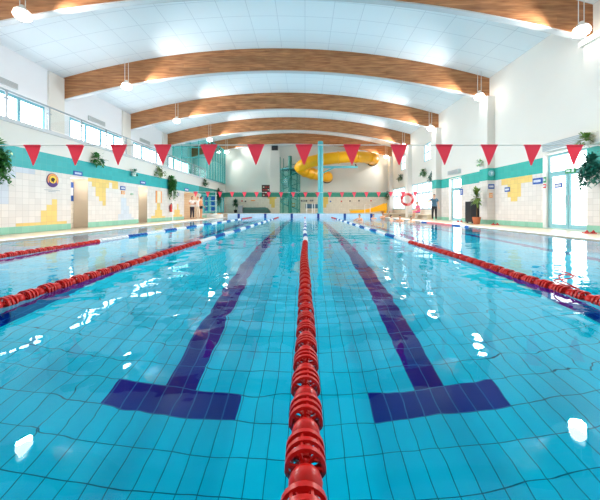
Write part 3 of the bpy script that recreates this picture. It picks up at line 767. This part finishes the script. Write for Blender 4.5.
# ------------------------------------------------------------------ end platform objects
def ladder(loc, label):
    t = thing('pool_ladder', label, 'pool ladder', loc)
    for s in (-1, 1):
        p = catmull([(s*.28, .55, 0), (s*.28, .5, .75), (s*.28, .3, .98), (s*.28, .05, .8), (s*.28, -.05, .35), (s*.28, -.05, 0)], 5)
        MB().tube(p, .035, M['white'], 8).build('handrail', t, True)
    MB().box(-.27, .27, -.05, .05, .25, .29, M['steel']).build('step', t)
    MB().box(-.4, .4, .38, .46, .5, .95, M['teal_cloth']).build('back_panel', t)
    return t
ladder((at(309.5, 0, 27)[0], 27, ZP), 'white tubular ladder rails left of the thick pole on the end platform')
ladder((at(317.5, 0, 28)[0], 28.2, ZP), 'white tubular ladder rails right behind the thick pole')
x0, x1 = at(243, 0, 29)[0], at(270, 0, 29)[0]
t = thing('padded_bench', 'long dark green padded block against the end wall', 'bench', ((x0+x1)/2, 29.4, ZP)); L = (x1-x0)/2
MB().prism([(-L, 0), (L, 0), (L-.05, .25), (L-.35, .55), (L-.6, .62), (-L, .62)], -.45, .45, M['mat_green']).build('block', t, bevel=.04)
MB().box(-L+.02, L-.5, -.462, -.452, .3, .33, M['dark']).build('seam', t)
t = thing('storage_bin', 'grey bin standing between the potted tree and the padded bench', 'bin', (at(240.5, 0, 28.9)[0], 28.9, ZP))
MB().prism([(-.2, 0), (.2, 0), (.24, .75), (-.24, .75)], -.22, .22, M['grey']).build('body', t, bevel=.02); MB().box(-.26, .26, -.25, .25, .752, .82, M['grey']).build('lid', t, bevel=.02)
# rack with blue floats in the far left corner
t = thing('storage_rack', 'white upright rack of blue swim floats by the far left corner', 'rack', (at(205.5, 0, 25.8)[0], 25.95, ZP))
for x in (-.25, .25, .95): MB().box(x-.03, x+.03, -.03, .03, 0, 2.1, M['white']).build('upright', t)
for z in (.25, .75, 1.25, 1.75): MB().box(-.25, .95, -.03, .3, z-.02, z+.02, M['white']).build('shelf', t)
k = 0
for zi, z in enumerate((.29, .79, 1.29)):
    nm = ('lowest', 'middle', 'highest')[zi]
    for j in range(2):
        o = MB().prism([(-.16, 0), (.16, 0), (.16, .3), (.1, .38), (-.1, .38), (-.16, .3)], -.09, .09, M['blue']).build('swim_float', None, False, (t.location.x+.0+j*.6+.02, 26.08, ZP+z-.018), .02)
        tag(o, 'blue swim float on the %s shelf of the white rack, %s' % (nm, ('by its narrow bay', 'in its wide bay')[j]), 'swim float', 'blue floats on the rack')
t = thing('low_ledge', 'low white step with loose mats at the far left pool corner', 'step', (-8.2, 24.9, ZD))
MB().box(-.75, .55, -.4, .4, 0, .3, M['white']).build('block', t, bevel=.03)
for i in range(3): MB().box(-.6+i*.38, -.32+i*.38, -.2, .15, .302, .34+.02*i, M['cream' if i % 2 else 'orange']).build('mat', t)

# ------------------------------------------------------------------ plants
def leaf(mb, p, d, L, w, m, droop=.35):
    p, d = Vector(p), Vector(d).normalized(); s = d.cross(Vector((0, 0, 1)))
    s = s.normalized() if s.length > .01 else Vector((1, 0, 0)); prev = None; N = 3
    for i in range(N+1):
        f = i/N; q = p+d*L*f+Vector((0, 0, -droop*L*f*f)); ww = w*math.sin(PI*min(.97, f*.9+.08))
        if prev: mb.face([prev[0], prev[1], q+s*ww, q-s*ww], m)
        prev = (q-s*ww, q+s*ww)
def rnd(a, b): return random.uniform(a, b)
def bush(mb, c, r, n, m, L=.16, w=.035):
    for i in range(n):
        d = Vector((rnd(-1, 1), rnd(-1, 1), rnd(-.8, 1)))
        p = Vector(c)+Vector((d.x*r[0], d.y*r[1], d.z*r[2]))*rnd(.2, 1)*.8
        leaf(mb, p, d+Vector((0, 0, .3)), L*rnd(.7, 1.3), w*rnd(.7, 1.3), m)
def trail(mb, c, n, drop, spread, m, L=.13, w=.03, face=(1, 0)):
    for i in range(n):
        p = Vector(c)+Vector((rnd(-.6, 1)*spread*face[0], rnd(-1, 1)*spread, rnd(-.05, .12))); h = drop*rnd(.4, 1); k = int(h/.06)
        pts = []
        for j in range(k):
            f = j/k; q = p+Vector((face[0]*.04*math.sin(f*4+i), .05*math.sin(f*5+i*2)+spread*.15*f*rnd(-1, 1), -h*f)); pts.append(q)
            leaf(mb, q, (rnd(-1, 1), rnd(-1, 1), rnd(-.4, .3)), L*rnd(.7, 1.3), w, m)
def wall_plant(label, X, Y, z, facing, size, mat, kind='bush', n=90, drop=.5, pot=True, L=.16):
    t = thing('hanging_plant', label, 'plant', (X, Y, z)); s = 1 if facing == '+x' else -1
    if pot: MB().lathe([(0, -.16), (.08, -.16), (.12, 0), (.1, 0), (.1, -.02), (0, -.02)], M['white_pot'], 14, c=(s*.14, 0, 0)).build('pot', t, True)
    mb = MB(); mb.recalc = False
    bush(mb, (s*.16, 0, size[2]*.35), (min(.14, size[0]), size[1], size[2]), n, mat, L)
    if kind == 'trail': trail(mb, (s*.16, 0, 0), int(n/3), drop, size[1], mat, L*.8, face=(s*.5, 0))
    for v in range(len(mb.v)):
        q = mb.v[v]
        if q[0]*s < .015: mb.v[v] = (s*.015+abs(q[0])*s*.1, q[1], q[2])
    mb.build('foliage', t); return t
def lp_(px, py): Y = yl(px); return Y, zat(py, Y)
Y, z = 7.74, zat(152, 7.74); wall_plant('large bushy trailing plant at the left picture edge over the teal band', XL+.01, Y-.05, z, '+x', (.3, .30, .38), M['leaf'], 'trail', 260, 1.0)
Y, z = lp_(93.5, 160); wall_plant('green trailing plant on the teal band above the yellow tile cluster', XL+.01, Y, z, '+x', (.3, .26, .24), M['leaf'], 'trail', 90, .35)
Y, z = lp_(131, 173); wall_plant('small pale green plant on the teal band before the second left doorway', XL+.01, Y, z, '+x', (.2, .16, .16), M['leaf_teal'], 'bush', 40, 0)
Y, z = lp_(157, 172); wall_plant('olive plant on the gallery front left of the long hanging plant', XL+.01, Y, z, '+x', (.2, .42, .24), M['leaf_olive'], 'trail', 90, .4)
Y, z = lp_(169.5, 180); wall_plant('longest hanging plant on the left wall, reaching below the teal band', XL+.01, Y, z, '+x', (.24, .34, .22), M['leaf'], 'trail', 200, 1.4)
Y, z = lp_(203.5, 183); wall_plant('dark plant on the gallery front nearest the glass screen', XL+.01, Y, z, '+x', (.24, .5, .25), M['leaf_dark'], 'trail', 110, .4)
Y, z = lp_(217, 192); wall_plant('tall hanging plant over the far teal windows near the corner', XL+.01, Y, z, '+x', (.24, .4, .3), M['leaf_dark'], 'trail', 150, 1.6)
# right side
wall_plant('big dark hanging plant at the right picture edge beside the near glass door', 9.27, 8.6, zat(165, 8.6), '-x', (.3, .28, .35), M['leaf_teal'], 'trail', 260, .75)
wall_plant('olive foliage on top at the right picture edge above the big dark plant', 9.27, 8.78, zat(141, 8.8), '-x', (.2, .3, .2), M['leaf_olive'], 'bush', 120, 0)
wall_plant('tiny plant on top of the teal band on the right column', 9.21, BEAMS[1]-.1, zat(164, 13.9), '-x', (.15, .16, .18), M['leaf'], 'bush', 40, 0)
def rp(px, py): Y = yr(px); return Y, zat(py, Y)
Y, z = rp(425, 173); wall_plant('green plant above the far window right of the lifebuoy', XR-.01, Y, z, '-x', (.25, .4, .3), M['leaf'], 'trail', 110, .35)
Y, z = rp(436.5, 176); wall_plant('blue green plant at the right end of the window beside the column', XR-.01, Y+.35, z, '-x', (.25, .35, .3), M['leaf_teal'], 'trail', 110, .5)
Y, z = rp(402, 178); wall_plant('small dark plant above the farthest right window', XR-.01, Y, z, '-x', (.25, .55, .3), M['leaf_dark'], 'trail', 110, .4)
Y, z = rp(391.5, 195); wall_plant('dark trailing plant at the far right corner', 9.2, Y-.4, z, '-x', (.2, .4, .4), M['leaf_dark'], 'trail', 90, .6)
def potted(label, loc, h, r, pm, lm, n, L=.22):
    t = thing('potted_plant', label, 'potted plant', loc)
    MB().lathe([(0, 0), (.14, 0), (.2, .36), (.17, .36), (.165, .31), (0, .31)], M[pm], 18).build('pot', t, True)
    MB().lathe([(0, .312), (.16, .312)], M['soil'], 14).build('soil', t)
    MB().tube([(0, 0, .3), (.03, .02, h*.5), (0, 0, h*.85)], [.025, .02, .012], M['stem'], 8).build('stem', t, True)
    mb = MB(); mb.recalc = False; bush(mb, (0, 0, h*.68), (r, r, h*.3), n, M[lm], L, .05); mb.build('foliage', t); return t
potted('dark bushy potted tree standing by the end wall in the left corner', (at(235, 0, 29.6)[0], 29.8, ZP), 1.6, .3, 'black', 'leaf_dark', 260)
potted('tall slim plant in a terracotta pot beside the black speaker cabinet', (8.74, 13.75, ZD), 2.1, .17, 'terracotta', 'leaf_olive', 170, .2)

# ------------------------------------------------------------------ deck objects on the right
t = thing('speaker_cabinet', 'black upright speaker cabinet on the right deck', 'cabinet', (9.22, 14.75, ZD))
MB().box(-.3, .3, -.3, .3, .06, 1.18, M['black']).build('cabinet', t, bevel=.02)
MB().box(-.27, -.02, -.312, -.301, .1, 1.12, M['dark']).build('door', t); MB().box(.02, .27, -.312, -.301, .1, 1.12, M['dark']).build('door', t)
for x in (-.22, .22):
    for y in (-.22, .22): MB().lathe([(0, 0), (.04, 0), (.04, .059), (0, .059)], M['dark'], 10, c=(x, y, 0)).build('foot', t)
def shoes(label, X, Y, m):
    t = thing('sandal_pair', label, 'sandals', (X, Y, ZD))
    for s in (-1, 1):
        MB().prism([(s*.1+.045*math.cos(a)+0, .13*math.sin(a)) for a in [i*PI/8 for i in range(16)]], .0, .03, m, 'z').build('sole', t)
        MB().tube([(s*.1-.05, -.02, .02), (s*.1, -.03, .09), (s*.1+.05, -.02, .02)], .022, m, 8).build('strap', t, True)
for lab, X, Y in (('red sandals on the deck left of the black cabinet', 9.1, 15.9), ('red sandals on the deck right of the tall slim plant', 9.15, 13.0), ('dark red sandals by the wall at the right picture edge', 8.95, 8.5)): shoes(lab, X, Y, M['sign_red'])
# lifebuoy
Y = yr(407); t = thing('mounted_lifebuoy', 'large red and white lifebuoy on the far right window', 'lifebuoy', (9.08, 23.98, zat(199.5, 24)), PI/2-.25)
N = 32; R1, R2 = .47, .11
for k in range(8):
    pts = [(0, R1*math.cos(2*PI*(k+i/6)/8), R1*math.sin(2*PI*(k+i/6)/8)) for i in range(7)]
    MB().tube(pts, R2 if k % 2 else R2*1.02, M['sign_red' if k % 2 == 0 else 'pale_red'], 12).build('segment', t, True)
pts = [(0, (R1+R2+.05+.05*math.cos(4*a))*math.cos(a), (R1+R2+.05+.05*math.cos(4*a))*math.sin(a)) for a in [2*PI*i/48 for i in range(49)]]
MB().tube(pts, .015, M['white'], 6).build('grab_line', t, True)
MB().box(.02, .14, -.04, .04, .4, .5, M['steel']).build('bracket', t)
# fire extinguisher with pole on the left
Yf = yl(169.2); t = thing('fire_extinguisher_mount', 'red fire extinguisher on the left wall below the long hanging plant', 'fire extinguisher', (XL+.12, Yf, zat(212, Yf)))
MB().lathe([(0, 0), (.08, 0), (.085, .03), (.085, .42), (.05, .5), (.03, .52), (0, .52)], M['sign_red'], 16).build('cylinder', t, True)
MB().box(-.02, .06, -.015, .015, .521, .58, M['black']).build('valve', t); MB().tube([(.04, 0, .55), (.1, 0, .5), (.09, 0, .2)], .012, M['black'], 6).build('hose', t, True)
MB().box(-.115, -.09, -.05, .05, .2, .4, M['steel']).build('bracket', t)
t = thing('pole_stand', 'thin white pole standing beside the fire extinguisher', 'pole', (XL+.8, yl(171.5)*.92, ZD))
MB().tube([(0, 0, .02), (0, 0, 1.9)], .02, M['white'], 8).build('shaft', t); MB().lathe([(0, 0), (.14, 0), (.14, .02), (0, .03)], M['white'], 14).build('base', t)

# ------------------------------------------------------------------ people
def skin_mesh(J, E, R, sub=2, root='pelvis'):
    me = bpy.data.meshes.new('tmp'); names = list(J); bm = bmesh.new(); lay = bm.verts.layers.skin.verify(); V = {}
    for n in names:
        v = bm.verts.new(J[n]); r = R[n]; v[lay].radius = (r, r) if not isinstance(r, tuple) else r; v[lay].use_root = (n == root); V[n] = v
    for a, b in E: bm.edges.new((V[a], V[b]))
    bm.to_mesh(me); bm.free(); o = bpy.data.objects.new('tmp', me); COL.objects.link(o)
    md = o.modifiers.new('s', 'SKIN'); md.use_smooth_shade = True
    sb = o.modifiers.new('d', 'SUBSURF'); sb.levels = sub; sb.render_levels = sub
    dg = bpy.context.evaluated_depsgraph_get(); dg.update()
    out = bpy.data.meshes.new_from_object(o.evaluated_get(dg)); bpy.data.objects.remove(o); bpy.data.meshes.remove(me); return out
def head_mb(c, m, yaw=0):
    """head 23 cm high looking along -y, with brow, nose, chin, lips and ears in one surface"""
    mb = MB(); n, q = 24, 18; k = mb.mi(m); c = Vector(c); rot = Matrix.Rotation(yaw, 3, 'Z')
    def shp(t, a):
        x, y, z = .077*math.sin(t)*math.cos(a), .098*math.sin(t)*math.sin(a), .118*math.cos(t)
        if z < 0: x *= 1+.9*z/.118*.35; y = y*(1+.12*z/.118)-.006*(-z/.118)
        f = max(0, -math.sin(a)); fx = abs(x)
        nose = math.exp(-(x/.013)**2)*math.exp(-((z+.015)/.024)**2); y -= .024*nose*f
        lips = math.exp(-(x/.025)**2)*math.exp(-((z+.058)/.010)**2); y -= .006*lips*f
        sock = math.exp(-((fx-.032)/.015)**2)*math.exp(-((z-.012)/.014)**2); y += .008*sock*f
        chin = math.exp(-(x/.025)**2)*math.exp(-((z+.095)/.016)**2); y -= .010*chin*f
        return Vector((x, y, z))
    b = len(mb.v)
    for i in range(q+1):
        for j in range(n): mb.v.append(tuple(c+rot @ shp(PI*i/q, 2*PI*j/n)))
    for i in range(q):
        for j in range(n): mb.f.append((b+i*n+j, b+(i+1)*n+j, b+(i+1)*n+(j+1) % n, b+i*n+(j+1) % n)); mb.m.append(k)
    for s in (-1, 1):
        e = c+rot @ Vector((s*.078, .012, 0)); mb.ball(e, (.011, .02, .03), m, 8, 6)
    return mb
def hand_mb(mb, wrist, d, side, m):
    """palm, four unequal fingers bent at two joints and a thumb from the side of the palm"""
    d = Vector(d).normalized(); nrm = Vector((side, 0, 0)); s = d.cross(nrm)
    if s.length < .2: nrm = Vector((0, -1, 0)); s = d.cross(nrm)
    s.normalize(); nrm = s.cross(d).normalized(); w = Vector(wrist)
    mb.tube([w-d*.015, w+d*.03, w+d*.085], [.026, .036, .034], m, 8)
    for i, L in enumerate((.066, .076, .07, .054)):
        p = w+d*.08+s*(.027-.018*i); q = p+d*L*.5-nrm*.006; r_ = q+(d*.85-nrm*.5).normalized()*L*.5
        mb.tube([p-d*.02, p, q, r_], [.0095, .009, .008, .006], m, 6)
    p = w+d*.03+s*.03; q = p+(d*.7+s*.7).normalized()*.034; mb.tube([p-s*.015, p, q, q+(d-nrm*.3).normalized()*.028], [.012, .0105, .009, .007], m, 6)
BASE_J = {'pelvis': (0, 0, .96), 'spine': (0, .01, 1.14), 'chest': (0, .005, 1.33), 'neck': (0, .01, 1.49), 'skull': (0, 0, 1.60)}
for s, q in ((-1, 'r'), (1, 'l')):
    BASE_J.update({'sh'+q: (s*.175, .01, 1.42), 'el'+q: (s*.235, .03, 1.14), 'wr'+q: (s*.245, -.04, .89), 'hip'+q: (s*.085, 0, .90), 'kn'+q: (s*.1, -.015, .49), 'an'+q: (s*.105, .02, .09), 'toe'+q: (s*.125, -.15, .035)})
BASE_R = {'pelvis': (.135, .11), 'spine': (.125, .1), 'chest': (.15, .11), 'neck': .05, 'skull': .05}
for q in 'rl': BASE_R.update({'sh'+q: .06, 'el'+q: .041, 'wr'+q: .027, 'hip'+q: .085, 'kn'+q: .056, 'an'+q: .038, 'toe'+q: .032})
EDG = [('pelvis', 'spine'), ('spine', 'chest'), ('chest', 'neck'), ('neck', 'skull')]
for q in 'rl': EDG += [('chest', 'sh'+q), ('sh'+q, 'el'+q), ('el'+q, 'wr'+q), ('pelvis', 'hip'+q), ('hip'+q, 'kn'+q), ('kn'+q, 'an'+q), ('an'+q, 'toe'+q)]
def join_mesh(me, mb, mat):
    bm = bmesh.new(); bm.from_mesh(me); tm = mb.mesh('tmp', True); bm.from_mesh(tm); bpy.data.meshes.remove(tm)
    for f in bm.faces: f.smooth = True; f.material_index = 0
    bm.to_mesh(me); bm.free(); me.materials.clear(); me.materials.append(mat)
def person(label, loc, rz, pose={}, skin='skin', shirt=None, sleeves='short', lower=None, lower_len='long', hair='hair', scale=1.0, yaw=0):
    J = dict(BASE_J); J.update(pose); R = dict(BASE_R)
    t = thing('person', label, 'person', loc, rz); t.scale = (scale,)*3
    me = skin_mesh(J, EDG, R, 3); bare = me.copy(); bare.materials.clear(); mb = head_mb(Vector(J['skull'])+Vector((0, -.012, .035)), M[skin], yaw)
    for s, q in ((-1, 'r'), (1, 'l')): hand_mb(mb, J['wr'+q], Vector(J['wr'+q])-Vector(J['el'+q]), -s, M[skin])
    join_mesh(me, mb, M[skin]); o = bpy.data.objects.new('body', me); COL.objects.link(o); o.parent = t
    hc = Vector(J['skull'])+Vector((0, -.012, .035)); rot = Matrix.Rotation(yaw, 3, 'Z')
    mb = MB(); b = len(mb.v); k = mb.mi(M[hair]); n = 20
    for i in range(10):
        for j in range(n):
            a = 2*PI*j/n; lim = 1.05 if math.sin(a) < -.3 else 1.95; tt = lim*i/9
            mb.v.append(tuple(hc+rot @ Vector((.085*math.sin(tt)*math.cos(a), .107*math.sin(tt)*math.sin(a)+.003, .127*math.cos(tt)))))
    for i in range(9):
        for j in range(n): mb.f.append((b+i*n+j, b+(i+1)*n+j, b+(i+1)*n+(j+1) % n, b+i*n+(j+1) % n)); mb.m.append(k)
    mb.build('hair', t, True)
    mb = MB()
    for s in (-1, 1): mb.ball(hc+rot @ Vector((s*.031, -.083, .012)), .0095, M['eye'], 8, 6)
    mb.build('eyes', t, True)
    mb = MB(); mb.ball(hc+rot @ Vector((0, -.094, -.058)), (.022, .007, .0065), M['lips'], 10, 6); mb.build('mouth', t, True)
    P = {k: Vector(v) for k, v in J.items()}
    def bone(p):
        best = None
        for (u, v) in EDG:
            d = P[v]-P[u]; f = max(0, min(1, (p-P[u]).dot(d)/d.length_squared)); q = (p-P[u]-d*f).length-(.05 if u in ('spine', 'pelvis', 'chest') and v in ('spine', 'chest') else 0)
            if best is None or q < best[0]: best = (q, u, v, f)
        return best[1:]
    def garment(name, mat, keep, off):
        bm = bmesh.new(); bm.from_mesh(bare); bm.normal_update()
        ax = (P['spine']-P['pelvis']).normalized(); hem = name == 'shirt'
        ok = {v: keep(*bone(v.co)) and (not hem or (v.co-P['pelvis']).dot(ax) > -.03 or bone(v.co)[0][:2] in ('sh', 'el')) for v in bm.verts}; nr = {v: v.normal.copy() for v in bm.verts}
        bmesh.ops.delete(bm, geom=[f for f in bm.faces if not all(ok[v] for v in f.verts)], context='FACES')
        for v in bm.verts: v.co += nr[v]*off
        for f in bm.faces: f.smooth = True; f.material_index = 0
        m2 = bpy.data.meshes.new(name); bm.to_mesh(m2); bm.free(); m2.materials.append(M[mat])
        g = bpy.data.objects.new(name, m2); COL.objects.link(g); g.parent = t
        md = g.modifiers.new('Solidify', 'SOLIDIFY'); md.thickness = .008; md.offset = 1
    def k_shirt(u, v, f):
        if u == 'pelvis' and v == 'spine' or u == 'spine': return True
        if u == 'pelvis' or u[:3] == 'hip': return True
        if v == 'neck': return f < .62
        if u == 'chest': return True
        if u[:2] == 'sh': return sleeves == 'long' or f < .58
        return u[:2] == 'el' and sleeves == 'long' and f < .9
    def k_low(u, v, f):
        if u == 'pelvis': return v != 'spine' or f < .3
        if u[:3] == 'hip': return lower_len == 'long' or f < (.75 if lower_len == 'shorts' else .3)
        return u[:2] == 'kn' and lower_len == 'long' and f < .92
    if lower: garment('trousers' if lower_len == 'long' else 'shorts', lower, k_low, .007)
    if shirt: garment('shirt', shirt, k_shirt, .013)
    bpy.data.meshes.remove(bare)
    return t
arms_fold = {'elr': (-.28, -.06, 1.17), 'wrr': (-.07, -.27, 1.14), 'ell': (.28, -.06, 1.17), 'wrl': (.07, -.28, 1.22)}
person('person in a white top and dark trousers standing at the wide far left opening', (-8.78, 21.0, ZD), .9, arms_fold, 'skin', 'shirt_white', 'short', 'navy_cloth')
person('person in cream clothes standing in the middle of the group of three', (-8.55, 21.55, ZD), .2, {}, 'skin', 'shirt_white', 'long', 'cream_cloth', hair='stem')
person('shirtless person in dark trunks standing right in the group of three', (-8.1, 21.05, ZD), 2.3, {'wrr': (-.3, -.12, .95), 'elr': (-.3, .04, 1.17)}, 'skin_tan', None, 'short', 'black_cloth', 'trunks')
person('person in slate and dark clothes standing on the right deck reaching out an arm', (8.62, 18.0, ZD), -.5, {'elr': (-.3, -.2, 1.25), 'wrr': (-.34, -.44, 1.25), 'wrl': (.27, -.03, .9)}, 'skin', 'teal_cloth', 'short', 'black_cloth')
# bench along the far right windows and the seated person
t = thing('low_bench', 'low pale bench running under the far right windows', 'bench', (9.35, 22.1, ZD))
MB().box(-.2, .2, -2.0, 1.9, .31, .36, M['cream']).build('seat', t, bevel=.01)
for y in (-1.8, 0, 1.7): MB().box(-.16, .16, y-.05, y+.05, 0, .309, M['cream']).build('support', t)
sit = {'pelvis': (0, 0, .56), 'spine': (0, -.03, .75), 'chest': (0, -.07, .94), 'neck': (0, -.1, 1.1), 'skull': (0, -.14, 1.21)}
for s, q in ((-1, 'r'), (1, 'l')):
    sit.update({'sh'+q: (s*.175, -.07, 1.02), 'el'+q: (s*.22, -.15, .76), 'wr'+q: (s*.13, -.36, .66), 'hip'+q: (s*.09, -.02, .54), 'kn'+q: (s*.11, -.42, .5), 'an'+q: (s*.11, -.43, .09), 'toe'+q: (s*.12, -.59, .035)})
person('person in a pink top and blue shorts sitting on the low bench at right', (9.27, 22.0, ZD), -PI/2+.1, sit, 'skin', 'pink_cloth', 'short', 'blue_cloth', 'shorts', hair='stem')
# swimmers, upright in the water
sw = {'elr': (-.3, -.16, 1.3), 'wrr': (-.2, -.4, 1.34), 'ell': (.3, -.16, 1.3), 'wrl': (.2, -.4, 1.34), 'anr': (-.14, .2, .2), 'anl': (.14, .22, .25), 'knr': (-.13, -.12, .55), 'knl': (.13, -.1, .56), 'toer': (-.16, .26, .08), 'toel': (.16, .28, .13)}
up = dict(sw); up.update({'ell': (.34, -.05, 1.5), 'wrl': (.4, -.2, 1.72)})
for i, (x, y, zz, rz, ps, lab) in enumerate(((at(359.5, 0, 19.5)[0], 19.5, -1.32, -.7, sw, 'dark haired swimmer with bare shoulders beside the blue and white lane rope'), (at(373.5, 0, 22.5)[0], 22.5, -1.38, .3, sw, 'small far swimmer near the end wall left of the rest'),
        (at(383, 0, 20.6)[0], 20.6, -1.2, .2, up, 'swimmer raising one arm out of the water'), (at(391, 0, 18.9)[0], 18.9, -1.36, .9, sw, 'swimmer just right of the one raising an arm'), (at(400, 0, 17.6)[0], 17.6, -1.36, -.8, sw, 'swimmer in front of the column that carries the lifebuoy'),
        (at(411, 0, 16.9)[0], 16.9, -1.4, .4, sw, 'swimmer nearest the right pool edge below the seated person'))):
    person(lab, (x, y, zz), rz, ps, 'skin' if i % 2 else 'skin_tan', None, 'short', 'navy_cloth', 'trunks')

# ------------------------------------------------------------------ world, camera, colour
w = bpy.data.worlds.new('daylight'); sc.world = w; w.use_nodes = True
bg = w.node_tree.nodes['Background']; bg.inputs[0].default_value = (.75, .87, 1, 1); bg.inputs[1].default_value = 1.0
cam = bpy.data.cameras.new('camera'); co = bpy.data.objects.new('camera', cam); COL.objects.link(co)
co.location = (0, 0, H); co.rotation_euler = (PI/2, 0, 0); cam.sensor_width = 36; cam.lens = F/600*36
cam.shift_x = -5/600; cam.shift_y = -41/600; cam.clip_start = .05; sc.camera = co
sc.view_settings.view_transform = 'Standard'; sc.view_settings.look = 'None'; sc.view_settings.gamma = 1; sc.view_settings.exposure = .5
sc.view_settings.use_curve_mapping = False
cy = sc.cycles
cy.use_denoising = True; cy.max_bounces = 12; cy.diffuse_bounces = 6; cy.glossy_bounces = 6; cy.transmission_bounces = 8; cy.transparent_max_bounces = 16
cy.sample_clamp_indirect = 6; cy.blur_glossy = .5
